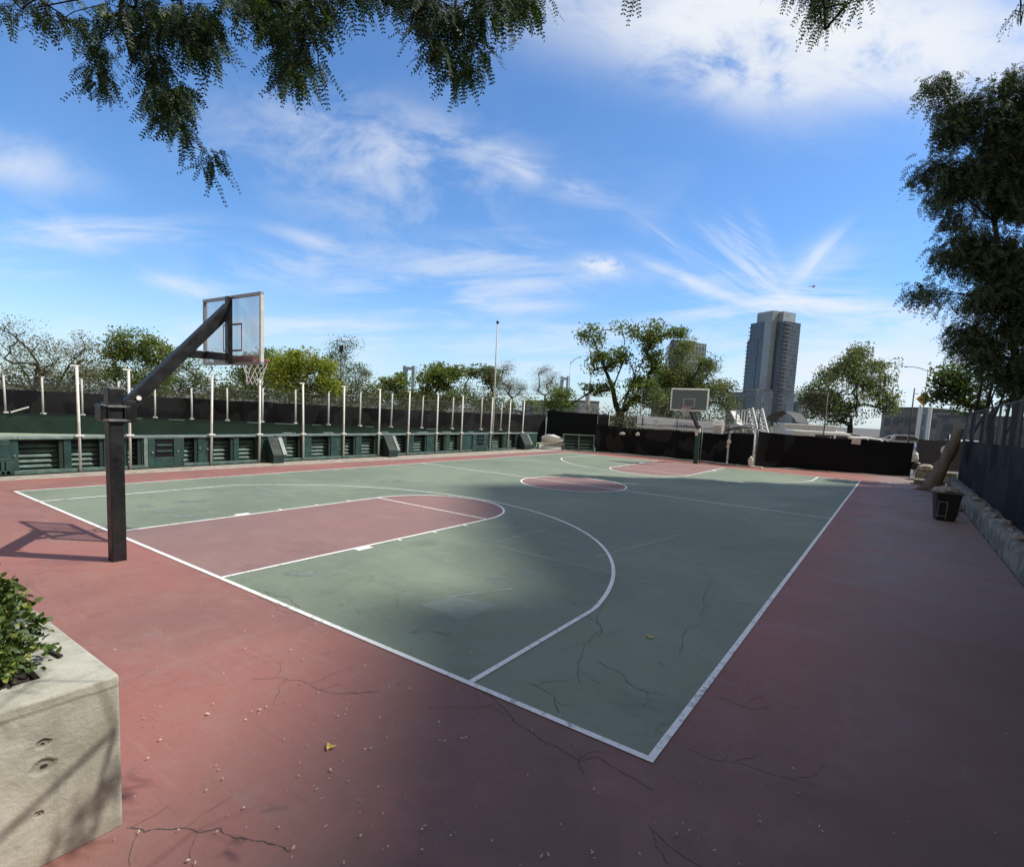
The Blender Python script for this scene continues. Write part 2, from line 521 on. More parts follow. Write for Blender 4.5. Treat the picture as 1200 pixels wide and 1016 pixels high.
def glass_mat():
    mt, nt, b = newmat('clear_backboard')
    L = mt.node_tree.links
    tr = nt.n('ShaderNodeBsdfTransparent')
    tr.inputs[0].default_value = (0.88, 0.90, 0.91, 1)
    df = nt.n('ShaderNodeBsdfDiffuse')
    df.inputs[0].default_value = (0.62, 0.64, 0.66, 1)
    c = coords(nt)
    L.new(nt.rng(nt.noise(nt.scale(c, (3, 3, 0.6)), 2.0, 5, 0.6), 0.3, 0.7, 0.08, 0.20), nt.n('ShaderNodeMixShader').inputs[0])
    mx = nt.t.nodes[-1]
    L.new(tr.outputs[0], mx.inputs[1])
    L.new(df.outputs[0], mx.inputs[2])
    gl = nt.n('ShaderNodeBsdfGlossy', ins={'Roughness': 0.12})
    m2 = nt.n('ShaderNodeMixShader', ins={0: 0.06})
    L.new(mx.outputs[0], m2.inputs[1])
    L.new(gl.outputs[0], m2.inputs[2])
    out = [n for n in mt.node_tree.nodes if n.type == 'OUTPUT_MATERIAL'][0]
    L.new(m2.outputs[0], out.inputs['Surface'])
    return mt


def tinted_glass():
    mt, nt, b = newmat('smoky_backboard')
    L = mt.node_tree.links
    tr = nt.n('ShaderNodeBsdfTransparent')
    tr.inputs[0].default_value = (0.50, 0.55, 0.58, 1)
    df = nt.n('ShaderNodeBsdfDiffuse')
    df.inputs[0].default_value = (0.26, 0.31, 0.33, 1)
    mx = nt.n('ShaderNodeMixShader', ins={0: 0.6})
    L.new(tr.outputs[0], mx.inputs[1])
    L.new(df.outputs[0], mx.inputs[2])
    out = [n for n in mt.node_tree.nodes if n.type == 'OUTPUT_MATERIAL'][0]
    L.new(mx.outputs[0], out.inputs['Surface'])
    return mt


def chain_mat(name, col, cell=0.06, wire=0.06, solid=0.0):
    """chain-link: diagonal wires, open between"""
    mt, nt, b = newmat(name)
    L = mt.node_tree.links
    c = coords(nt)
    sep = nt.n('ShaderNodeSeparateXYZ', ins={0: c})
    h = nt.math('ADD', sep.outputs[0], sep.outputs[1])
    a1 = nt.math('DIVIDE', nt.math('ADD', h, sep.outputs[2]), cell)
    a2 = nt.math('DIVIDE', nt.math('SUBTRACT', h, sep.outputs[2]), cell)
    w1 = nt.math('LESS_THAN', nt.math('ABSOLUTE', nt.math('SUBTRACT', nt.math('FRACT', a1), 0.5)), wire)
    w2 = nt.math('LESS_THAN', nt.math('ABSOLUTE', nt.math('SUBTRACT', nt.math('FRACT', a2), 0.5)), wire)
    f = nt.math('MAXIMUM', w1, w2)
    b.inputs['Base Color'].default_value = tuple(col) + (1,)
    b.inputs['Roughness'].default_value = 0.6
    tr = nt.n('ShaderNodeBsdfTransparent')
    mx = nt.n('ShaderNodeMixShader', ins={0: f})
    L.new(tr.outputs[0], mx.inputs[1])
    L.new(b.outputs[0], mx.inputs[2])
    out = [n for n in mt.node_tree.nodes if n.type == 'OUTPUT_MATERIAL'][0]
    L.new(mx.outputs[0], out.inputs['Surface'])
    return mt


def backlit(mt, col, f):
    """thin sheet: some of the light behind it comes through"""
    nt = NT(mt.node_tree)
    tr = nt.n('ShaderNodeBsdfTranslucent')
    tr.inputs['Color'].default_value = tuple(col) + (1,)
    mx = nt.n('ShaderNodeMixShader', ins={0: f})
    mt.node_tree.links.new(mt.node_tree.nodes['Principled BSDF'].outputs[0], mx.inputs[1])
    mt.node_tree.links.new(tr.outputs[0], mx.inputs[2])
    out = [n for n in mt.node_tree.nodes if n.type == 'OUTPUT_MATERIAL'][0]
    mt.node_tree.links.new(mx.outputs[0], out.inputs['Surface'])


backlit(M['sign_white'], (.88, .87, .84), .72)
backlit(M['banner'], (.55, .55, .54), .5)
M['glass'] = glass_mat()
M['smoky'] = tinted_glass()
M['chain'] = chain_mat('chain_link_wire', (0.16, 0.165, 0.17), 0.085, 0.05)
M['chain_dark'] = chain_mat('dark_chain_link_wire', (0.05, 0.05, 0.055), 0.085, 0.07)


def planter_mat():
    mt, nt, b = newmat('cast_planter_concrete')
    c = coords(nt)                       # object origin sits on the near corner at ground level
    L = mt.node_tree.links
    n1 = nt.noise(c, 2.2, 7, 0.68, 0.5)
    n2 = nt.noise(nt.scale(c, (1, 1, 4.5)), 1.6, 6, 0.65, 0.6)
    n3 = nt.noise(c, 45, 4, 0.7)
    cc = nt.mix(nt.rng(n1, 0.32, 0.68), (0.33, 0.315, 0.25), (0.54, 0.52, 0.44))
    cc = nt.mix(nt.rng(n2, 0.46, 0.68, 0, 0.55), cc, (0.255, 0.245, 0.19))
    cc = nt.mix(nt.rng(n3, 0.55, 0.75, 0, 0.5), cc, (0.56, 0.545, 0.48))
    zz = nt.n('ShaderNodeSeparateXYZ', ins={0: c}).outputs[2]
    wob_ = nt.math('MULTIPLY_ADD', nt.noise(c, 3.0, 4, 0.6), 0.03, zz)
    seam = nt.math('MULTIPLY', nt.rng(wob_, 0.845, 0.855), nt.rng(wob_, 0.872, 0.862))
    cc = nt.mix(nt.math('MULTIPLY', seam, 0.55), cc, (0.17, 0.16, 0.12))
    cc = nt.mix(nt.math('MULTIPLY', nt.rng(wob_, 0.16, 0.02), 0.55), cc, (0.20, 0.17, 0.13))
    # run-off streaks under the rim
    n4 = nt.noise(nt.scale(c, (9, 9, 0.8)), 1.3, 4, 0.6)
    cc = nt.mix(nt.rng(n4, 0.55, 0.72, 0, 0.25), cc, (0.19, 0.185, 0.145))
    h = nt.math('ADD', nt.math('MULTIPLY', n1, 0.8), nt.math('MULTIPLY', n3, 0.35))
    for (y, z, r) in ((-0.33, 0.665, 0.018), (-0.335, 0.545, 0.030), (-0.36, 0.30, 0.012)):
        wob = nt.vmath('ADD', c, nt.vmath('MULTIPLY', nt.n('ShaderNodeTexNoise', ins={'Vector': c, 'Scale': 25.0, 'Detail': 4.0}).outputs['Color'], (0.03, 0.03, 0.02)))
        d = nt.vmath('DISTANCE', nt.vmath('MULTIPLY', wob, (0.0, 0.75, 1.0)), (0.0, (y + 0.015) * 0.75, z + 0.01))
        ring = nt.rng(d, r * 0.7, r * 1.6, 1.0, 0.0)
        core = nt.rng(d, r * 0.25, r * 0.55, 1.0, 0.0)
        cc = nt.mix(nt.math('MULTIPLY', ring, 0.5), cc, (0.20, 0.19, 0.15))
        cc = nt.mix(core, cc, (0.03, 0.028, 0.022))
        h = nt.math('SUBTRACT', h, nt.math('MULTIPLY', ring, 1.0))
    L.new(cc, b.inputs['Base Color'])
    b.inputs['Roughness'].default_value = 0.92
    bp = nt.n('ShaderNodeBump', ins={'Strength': 0.7, 'Distance': 0.018, 'Height': h})
    L.new(bp.outputs[0], b.inputs['Normal'])
    return mt


M['planter'] = planter_mat()

# ---------------------------------------------------------------- sky and sun
SUN = Vector((0.70, 0.46, 1.0)).normalized()
sun_el = math.asin(SUN.z)
sun_az = math.atan2(SUN.x, SUN.y)                       # from +Y towards +X
sl = bpy.data.lights.new("sun", 'SUN')
sl.energy = 4.9
sl.angle = R(0.45)
sl.color = (1.0, 0.96, 0.87)
so = bpy.data.objects.new("sun", sl)
COL.objects.link(so)
so.location = (40, 30, 60)
so.rotation_euler = (-SUN).to_track_quat('-Z', 'Y').to_euler()

world = bpy.data.worlds.new("World")
scene.world = world
world.use_nodes = True
wn = NT(world.node_tree)
bg = world.node_tree.nodes['Background']
sky = wn.n('ShaderNodeTexSky')
sky.sky_type = 'NISHITA'
sky.sun_disc = False
sky.sun_elevation = sun_el
sky.sun_rotation = sun_az
sky.altitude = 0
sky.air_density = 1.0
sky.dust_density = 0.6
sky.ozone_density = 2.2
SKY_S = 0.157
skyc = wn.mix(1.0, sky.outputs[0], (SKY_S * 0.66, SKY_S * 0.95, SKY_S * 1.24), 'MULTIPLY')
dirv = wn.vmath('NORMALIZE', coords(wn, 'Generated'), (0, 0, 0))

# clouds: (u, v, rotation in degrees, half-length, half-width, strength, texture, threshold)
CLOUDS = [
    (860, 10, -4, 210, 62, 1.5, 'soft', 0.16),
    (1060, 40, -8, 220, 62, 1.7, 'soft', 0.12),
    (850, 75, -25, 110, 44, 0.9, 'soft', 0.24),
    (1010, 85, 0, 160, 28, 0.8, 'soft', 0.24),
    (420, 165, -8, 160, 50, 0.55, 'soft', 0.3),
    (505, 185, -12, 120, 36, 0.45, 'soft', 0.32),
    (632, 203, -19, 88, 15, 0.95, 'wisp', 0.3),
    (480, 255, -20, 150, 50, 0.42, 'soft', 0.3),
    (560, 320, 4, 110, 36, 0.85, 'flat', 0.32),
    (470, 345, -4, 80, 16, 0.8, 'flat', 0.32),
    (610, 358, -3, 55, 8, 0.65, 'flat', 0.3),
    (340, 312, 3, 110, 24, 0.45, 'wisp', 0.28),
    (385, 286, -14, 62, 9, 0.7, 'wisp', 0.28),
    (15, 190, -14, 75, 26, 0.8, 'soft', 0.24),
    (115, 275, 2, 110, 16, 0.85, 'flat', 0.28),
    (60, 262, -28, 80, 14, 0.55, 'wisp', 0.3),
    (20, 316, -3, 60, 9, 0.7, 'flat', 0.28),
    (215, 338, -14, 50, 10, 0.75, 'wisp', 0.28),
    (704, 311, -5, 20, 8.5, 1.6, 'puff', 0.2),
    (690, 330, 6, 75, 14, 0.4, 'wisp', 0.3),
    (850, 322, -31, 85, 9, 1.05, 'fan', 0.30),
    (808, 328, -22, 55, 8, 1, 'wisp', 0.26),
    (880, 312, -40, 62, 11, 1.0, 'fan', 0.3),
    (935, 328, 20, 74, 26, 0.6, 'flat', 0.28),
    (955, 305, 45, 44, 13, 0.75, 'plume', 0.24),
    (905, 300, -60, 44, 9, 0.6, 'fan', 0.3),
    (880, 292, -52, 40, 7, 0.7, 'fan', 0.3),
    (930, 345, -6, 150, 18, 0.7, 'flat', 0.28),
    (990, 358, -3, 110, 9, 0.9, 'flat', 0.24),
    (850, 364, 6, 75, 8, 0.85, 'flat', 0.26),
    (1040, 378, 0, 80, 14, 0.6, 'flat', 0.28),
    (935, 113, 14, 26, 9, 0.6, 'wisp', 0.28),
    (450, 388, 2, 120, 13, 0.7, 'flat', 0.3),
    (620, 415, 0, 190, 22, 0.75, 'flat', 0.28),
    (300, 385, 4, 130, 14, 0.55, 'flat', 0.28),
    (1030, 440, 0, 150, 46, 1.5, 'flat', 0.18),
    (150, 395, 0, 180, 20, 0.55, 'flat', 0.28),
    (760, 390, 0, 160, 16, 0.5, 'flat', 0.3),
]
# a gnomonic chart of the sky about one fixed heading, so that every cloud is a patch on the same chart
hdg = wn.vmath('DOT_PRODUCT', dirv, tuple(FW))
hs = wn.math('MAXIMUM', hdg, 0.03)
chart = wn.n('ShaderNodeCombineXYZ', ins={
    0: wn.math('DIVIDE', wn.math('MULTIPLY', wn.vmath('DOT_PRODUCT', dirv, tuple(RT)), FPX), hs),
    1: wn.math('DIVIDE', wn.math('MULTIPLY', wn.vmath('DOT_PRODUCT', dirv, tuple(UP)), FPX), hs), 2: 0.0}).outputs[0]


def sky_noise(ang, kx, ky, seed, det=5.0, dist=0.6):
    mp = wn.n('ShaderNodeMapping', vector_type='TEXTURE', ins={'Vector': chart, 'Location': (seed * 311.0, seed * 127.0, seed), 'Rotation': (0, 0, R(ang)), 'Scale': (1 / kx, 1 / ky, 1)})
    return wn.noise(mp.outputs[0], 1.0, det, 0.62, dist)


FIELDS = {'soft': sky_noise(-6, .0085, .013, 1.0, 6.0, .35), 'wisp': sky_noise(-14, .0075, .030, 2.0), 'flat': sky_noise(2, .006, .034, 3.0),
          'fan': sky_noise(-35, .0065, .045, 4.0), 'plume': sky_noise(48, .0065, .042, 5.0), 'puff': sky_noise(0, .05, .06, 6.0, 3.0)}
dens = None
for (u, v, ang, su, sv, amp, fld, thr) in CLOUDS:
    mp = wn.n('ShaderNodeMapping', vector_type='TEXTURE', ins={'Vector': chart, 'Location': (u - PX, PY - v, 0), 'Rotation': (0, 0, R(ang)), 'Scale': (su, sv, 1)}).outputs[0]
    g = wn.math('POWER', math.exp(-1), wn.vmath('DOT_PRODUCT', mp, mp))
    key = (fld, thr)
    if key not in FIELDS:
        FIELDS[key] = wn.rng(FIELDS[fld], thr + 0.07, thr + 0.43)
    w = wn.math('MULTIPLY', g, amp)
    dens = wn.math('MULTIPLY_ADD', w, FIELDS[key], dens if dens is not None else 0.0)
dens = wn.math('MULTIPLY', dens, wn.math('GREATER_THAN', hdg, 0.04))
sepw = wn.n('ShaderNodeSeparateXYZ', ins={0: dirv})
elev = sepw.outputs[2]
# general thin cirrus veil outside the view as well
plane = wn.vmath('DIVIDE', dirv, wn.n('ShaderNodeCombineXYZ', ins={0: wn.math('ADD', wn.math('MAXIMUM', elev, 0.0), 0.12), 1: wn.math('ADD', wn.math('MAXIMUM', elev, 0.0), 0.12), 2: 1.0}).outputs[0])
veil = wn.rng(wn.noise(wn.scale(plane, (1.0, 1.7, 1)), 0.9, 4, 0.62, 0.8), 0.55, 0.8, 0.0, 0.06)
haze = wn.rng(elev, 0.0, 0.22, 0.40, 0.0)
# unseen warm haze added behind the viewpoint to balance the colour of the shade
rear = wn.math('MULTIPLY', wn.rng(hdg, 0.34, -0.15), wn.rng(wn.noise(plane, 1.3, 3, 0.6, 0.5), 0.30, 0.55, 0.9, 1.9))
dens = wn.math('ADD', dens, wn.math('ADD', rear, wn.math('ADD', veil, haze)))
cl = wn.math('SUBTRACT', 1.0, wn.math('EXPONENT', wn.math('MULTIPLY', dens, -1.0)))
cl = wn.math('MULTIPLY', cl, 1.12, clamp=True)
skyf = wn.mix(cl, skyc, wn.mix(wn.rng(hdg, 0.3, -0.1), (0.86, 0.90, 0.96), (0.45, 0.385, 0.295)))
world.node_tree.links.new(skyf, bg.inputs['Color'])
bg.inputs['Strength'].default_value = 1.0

scene.view_settings.view_transform = 'Standard'
scene.view_settings.look = 'None'
scene.view_settings.exposure = 0
scene.view_settings.gamma = 1.0
scene.cycles.use_denoising = True
scene.cycles.max_bounces = 5
scene.cycles.transparent_max_bounces = 24

# ================================================================= THE COURT
W, L = 15.38, 25.70
CX, KW, KL, R3 = 7.43, 1.83, 5.763, 6.32
YC = 1.377


def struct(name, mb, mat, **kw):
    return tag(mb.build(name, mat, **kw), kind='structure')


g = MB()
g.poly([(-3000, -3000, -0.03), (3000, -3000, -0.03), (3000, 3000, -0.03), (-3000, 3000, -0.03)])
struct('ground', g, M['asphalt'])
PAD = [(-2.2, -14), (-2.05, 0.4), (-1.95, 3), (-1.88, 6.7), (-1.5, 14.6), (-1.2, 26.3), (0.3, 27.4), (3, 28.35), (8.4, 28.2), (10.2, 27.9), (12.1, 29.5), (17.3, 31.2), (18.55, 26.0), (18.6, -14)]
g = MB()
g.poly([(x, y, -0.0035) for x, y in PAD])
struct('court_surround', g, M['red'])
g = MB()
g.poly([(-2.95, -14, -0.0065), (-2.0, -14, -0.0065), (-1.9, 0.4, -0.0065), (-1.8, 6.7, -0.0065), (-1.3, 14.6, -0.0065), (-1.0, 26.3, -0.0065), (0.3, 28.6, -0.0065), (-2.9, 29, -0.0065)])
struct('concrete_edging', g, M['strip'])
g = MB()
g.poly([(-30, -16, -0.02), (-3.3, -16, -0.02), (-3.3, 27, -0.02), (-7, 34, -0.02), (-30, 10, -0.02)])
struct('rink_floor', g, M['pale_ground'])
g = MB()
g.poly([(0, 0, -0.001), (W, 0, -0.001), (W, L, -0.001), (0, L, -0.001)])
struct('court', g, M['green'])


def arc(cx, cy, r, a0, a1, n=64):
    return [(cx + r * math.cos(a0 + (a1 - a0) * i / n), cy + r * math.sin(a0 + (a1 - a0) * i / n)) for i in range(n + 1)]


g = MB()
near_key = [(CX - KW, 0), (CX + KW, 0)] + arc(CX, KL, KW, 0, math.pi)
g.poly([(x, y, 0.002) for x, y in near_key])
far_key = [(CX + KW, L), (CX - KW, L)] + arc(CX, L - KL, KW, math.pi, 2 * math.pi)
g.poly([(x, y, 0.002) for x, y in far_key])
g.poly([(x, y, 0.002) for x, y in arc(CX, L / 2, KW, 0, 2 * math.pi)[:-1]])
struct('key_paint', g, M['key'])


def ribbon(mb, pts, w, z=0.004, jit=0.0):
    P = [Vector((p[0], p[1])) for p in pts]
    Ls, Rs = [], []
    for i, p in enumerate(P):
        d = (P[min(i + 1, len(P) - 1)] - P[max(i - 1, 0)]).normalized()
        nrm = Vector((-d.y, d.x))
        ww = w * (1 + jit * rnd.uniform(-1, 1)) / 2
        Ls.append(p + nrm * ww)
        Rs.append(p - nrm * ww)
    for i in range(len(P) - 1):
        mb.poly([(Rs[i].x, Rs[i].y, z), (Rs[i + 1].x, Rs[i + 1].y, z), (Ls[i + 1].x, Ls[i + 1].y, z), (Ls[i].x, Ls[i].y, z)])


LW = 0.058
g = MB()
h = LW / 2
for y0 in (0, L):
    ribbon(g, [(-h, y0), (W + h, y0)], LW, 0.004)
for x0 in (0, W):
    ribbon(g, [(x0, h), (x0, L - h)], LW, 0.004)
struct('court_boundary_lines', g, M['line'])
g = MB()
ribbon(g, [(h, L / 2), (CX - KW - h, L / 2)], LW, 0.0044)
ribbon(g, [(CX + KW + h, L / 2), (W - h, L / 2)], LW, 0.0044)
ribbon(g, [(CX - KW + h, L / 2), (CX + KW - h, L / 2)], LW * 0.8, 0.0044)
ribbon(g, arc(CX, L / 2, KW, 0, 2 * math.pi, 96), LW, 0.0048)
for s, y0 in ((1, 0), (-1, L)):
    yy = lambda y: y0 + s * y
    # lane with round top
    ribbon(g, [(CX - KW, yy(h)), (CX - KW, yy(KL))], LW, 0.0048)
    ribbon(g, [(CX + KW, yy(h)), (CX + KW, yy(KL))], LW, 0.0048)
    ribbon(g, [(CX - KW + h, yy(KL)), (CX + KW - h, yy(KL))], LW * 0.8, 0.0052)
    ribbon(g, [(x, yy(y)) for x, y in arc(CX, KL, KW, 0.0, math.pi, 64)], LW, 0.0056)
    # three point line
    xl, xr = 1.714, W - 1.714
    al = math.acos((xl - CX) / R3)
    ar = math.acos((xr - CX) / R3)
    ribbon(g, [(xl, yy(h)), (xl, yy(YC + R3 * math.sin(al)))], LW, 0.0060)
    ribbon(g, [(xr, yy(h)), (xr, yy(YC + R3 * math.sin(ar)))], LW, 0.0060)
    ribbon(g, [(x, yy(y)) for x, y in arc(CX, YC, R3, ar, al, 128)], LW, 0.0064)
    # lane blocks
    for k, yb in enumerate((2.15, 3.1, 4.0, 4.9)):
        for sx in (-1, 1):
            x0 = CX + sx * (KW + h + 0.002)
            x1 = x0 + sx * (0.10 if k else 0.14)
            wd = 0.05 if k else 0.30
            g.poly([(x0, yy(yb), 0.0048), (x1, yy(yb), 0.0048), (x1, yy(yb + wd), 0.0048), (x0, yy(yb + wd), 0.0048)])
struct('court_key_lines', g, M['line'])

g = MB()
FADED = [[(570, 637), (765, 683)], [(583, 635), (640, 620)], [(700, 652), (798, 627)], [(760, 649), (925, 678)], [(735, 615), (820, 633)], [(830, 698), (900, 712)], [(300, 570), (348, 582)], [(600, 628), (680, 641)], [(520, 700), (600, 690)], [(300, 578), (330, 583)], [(880, 640), (960, 655)]]
for j, pl in enumerate(FADED):
    ribbon(g, [gnd(*q) for q in pl], 0.035, 0.0024 + j * 0.00008)
struct('faded_old_lines', g, M['faded'])
g = MB()
g.poly([gnd(*q) + (0.0006,) for q in [(492, 708), (541, 727), (583, 709), (532, 698)]])
struct('repair_patch', g, M['patch'])


def stain(mb, u, v, ru, rv, z):
    pts = []
    for k in range(26):
        t = 2 * math.pi * k / 26
        rr_ = 1 + 0.35 * mnoise.noise(Vector((math.cos(t) * 1.6 + u, math.sin(t) * 1.6 + v, 0)))
        pts.append(gnd(u + ru * rr_ * math.cos(t), v + rv * rr_ * math.sin(t)) + (z,))
    mb.poly(pts[::-1])


g = MB()
for j, a in enumerate([(170, 593, 11, 1.8), (190, 599, 16, 1.4), (216, 605, 20, 1.6), (238, 608, 12, 1.2), (220, 588, 18, 1.1), (240, 586, 10, 0.9), (355, 672, 22, 3.4), (620, 672, 14, 3), (583, 676, 14, 3)]):
    stain(g, *a, 0.0010 + j * 0.00006)
struct('water_stain', g, M['stain'])

g = MB()
CRACKS = [
    [(556, 806), (575, 814), (598, 838), (628, 862), (655, 876), (678, 890), (683, 906)],
    [(678, 890), (700, 886), (716, 897), (745, 912), (765, 925)],
    [(678, 890), (690, 881), (704, 880)],
    [(500, 830), (545, 829), (575, 826), (598, 838)],
    [(148, 969), (170, 974), (200, 971), (232, 974), (258, 969), (274, 981), (310, 985), (338, 997)],
    [(296, 795), (330, 793), (352, 797), (374, 808), (395, 812), (436, 810)],
    [(806, 877), (840, 890), (862, 893), (885, 899), (930, 913), (955, 921)],
    [(760, 965), (768, 990), (783, 1012)],
    [(827, 668), (832, 690), (830, 712), (822, 730), (812, 735), (800, 755), (797, 770)],
    [(718, 700), (705, 735), (690, 752), (677, 785), (680, 800)],
    [(745, 650), (770, 643), (790, 655)],
    [(700, 775), (730, 790), (745, 806), (780, 815)],
    [(838, 815), (880, 830), (905, 826)],
    [(620, 800), (650, 815), (655, 835)],
    [(660, 700), (700, 730), (702, 745)],
    [(480, 742), (500, 738), (530, 745)],
    [(370, 725), (300, 700), (282, 702)],
    [(1010, 690), (1060, 700), (1100, 712)],
    [(300, 690), (340, 700), (352, 712)],
]
for j, pl in enumerate(CRACKS):
    pts = [Vector(gnd(*q)) for q in pl]
    for it in range(4):
        nw = [pts[0]]
        for a, b in zip(pts[:-1], pts[1:]):
            d = b - a
            nw.append((a + b) / 2 + Vector((-d.y, d.x)) * rnd.uniform(-0.11, 0.11))
            nw.append(b)
        pts = nw
    inside = all(0 < q.x < W and 0 < q.y < L for q in pts)
    z = (0.0017 if inside else -0.0026) + j * 0.00004
    ribbon(g, pts, (0.0072 if j in (0, 1, 4) else 0.0042), z, 0.75)
    for k in range(3, len(pts) - 3, 9):
        if rnd.random() < 0.22:
            d = (pts[k + 1] - pts[k]).normalized()
            a = rnd.choice((-1, 1)) * rnd.uniform(0.6, 1.4)
            br = Vector((d.x * math.cos(a) - d.y * math.sin(a), d.x * math.sin(a) + d.y * math.cos(a)))
            q, path = pts[k].copy(), [pts[k].copy()]
            for s_ in range(rnd.randint(3, 7)):
                q = q + br * 0.06 + Vector((rnd.uniform(-.03, .03), rnd.uniform(-.03, .03)))
                path.append(q)
            ribbon(g, path, 0.003, z + 0.0004, 0.6)
struct('surface_cracks', g, M['crack'])

# fallen leaf bits: nobody could count them
vs, fs = [], []
spots = [gnd(u, v) for u, v in [(430, 880), (520, 868), (545, 865), (515, 848), (447, 842), (380, 905), (345, 995), (500, 970), (532, 978), (637, 1008), (700, 930), (890, 960), (932, 935), (790, 980), (690, 1000), (620, 858), (310, 830), (170, 845), (260, 800), (240, 838), (355, 800), (640, 720), (505, 775), (548, 765), (905, 735), (868, 815), (962, 812)]]
for x, y in spots:
    for k in range(2):
        spots_n = (x + rnd.gauss(0, 0.02), y + rnd.gauss(0, 0.02))
        vs.append((spots_n, rnd.uniform(0.008, 0.017)))
for k in range(480):
    u, v = rnd.uniform(0, 1200), rnd.uniform(600, 1016)
    if rnd.random() > 0.25 + 0.75 * (u < 560):
        continue
    x, y = gnd(u, v)
    if x < 13.3 and y < -2.4:
        continue
    vs.append(((x, y), rnd.uniform(0.005, 0.013)))
V_, Q_ = [], []
for (x, y), s in vs:
    a = rnd.uniform(0, 6.28)
    ca, sa = math.cos(a) * s, math.sin(a) * s
    b = len(V_)
    zz = 0.012 + rnd.uniform(0, 0.004)
    V_ += [(x - ca, y - sa, zz - 0.002), (x + sa * .5, y - ca * .5, zz + .004), (x + ca, y + sa, zz + rnd.uniform(0, .008)), (x - sa * .5, y + ca * .5, zz)]
    Q_.append((b, b + 1, b + 2, b + 3))
tag(np_mesh('leaf_litter', V_, Q_, M['litter']), 'scattered pale bits of dry leaf lying on the court surface', 'leaf litter', kind='stuff')


def fallen_leaf(u, v, s, lab):
    x, y = gnd(u, v)
    mb = MB()
    for k, (dx, dy, a) in enumerate(((0, 0, 0.3), (s * .8, s * .25, 1.2), (-s * .7, s * .2, -0.5), (s * .2, -s * .5, 2.4))):
        ca, sa = math.cos(a) * s, math.sin(a) * s
        q = [(dx - ca, dy - sa, 0.004), (dx + sa * .45, dy - ca * .45, 0.010), (dx + ca, dy + sa, 0.006 + .004 * k), (dx - sa * .45, dy + ca * .45, 0.012)]
        mb.poly(q)
    o = mb.build('fallen_leaf', M['yellow_leaf'], fixn=False)
    o.location = (x, y, 0.008)
    tag(o, lab, 'leaf', 'yellow fallen leaves')


fallen_leaf(386, 876, 0.030, 'small yellow fallen leaves on the red surround left of the court corner')
fallen_leaf(761, 747, 0.036, 'pale yellow fallen leaf on the green court inside the right corner')

# ================================================================= HOOPS
def net_mesh(top_r, cx, cy, z0, h_, n=12, rows=5, wire=0.011, bot=0.62):
    mb = MB()
    rad = lambda t: top_r * (1 - (1 - bot) * min(1, t * 1.35)) * (1 + 0.04 * math.sin(t * 9))
    for k in range(n):
        for s in (-1, 1):
            pts = []
            for j in range(rows * 2 + 1):
                t = j / (rows * 2)
                a = 2 * math.pi * (k + s * 0.5 * (j * 0.5)) / n
                pts.append((cx + rad(t) * math.cos(a), cy + rad(t) * math.sin(a), z0 - t * h_))
            mb.tube(pts, wire / 2, 4, caps=False)
    return mb


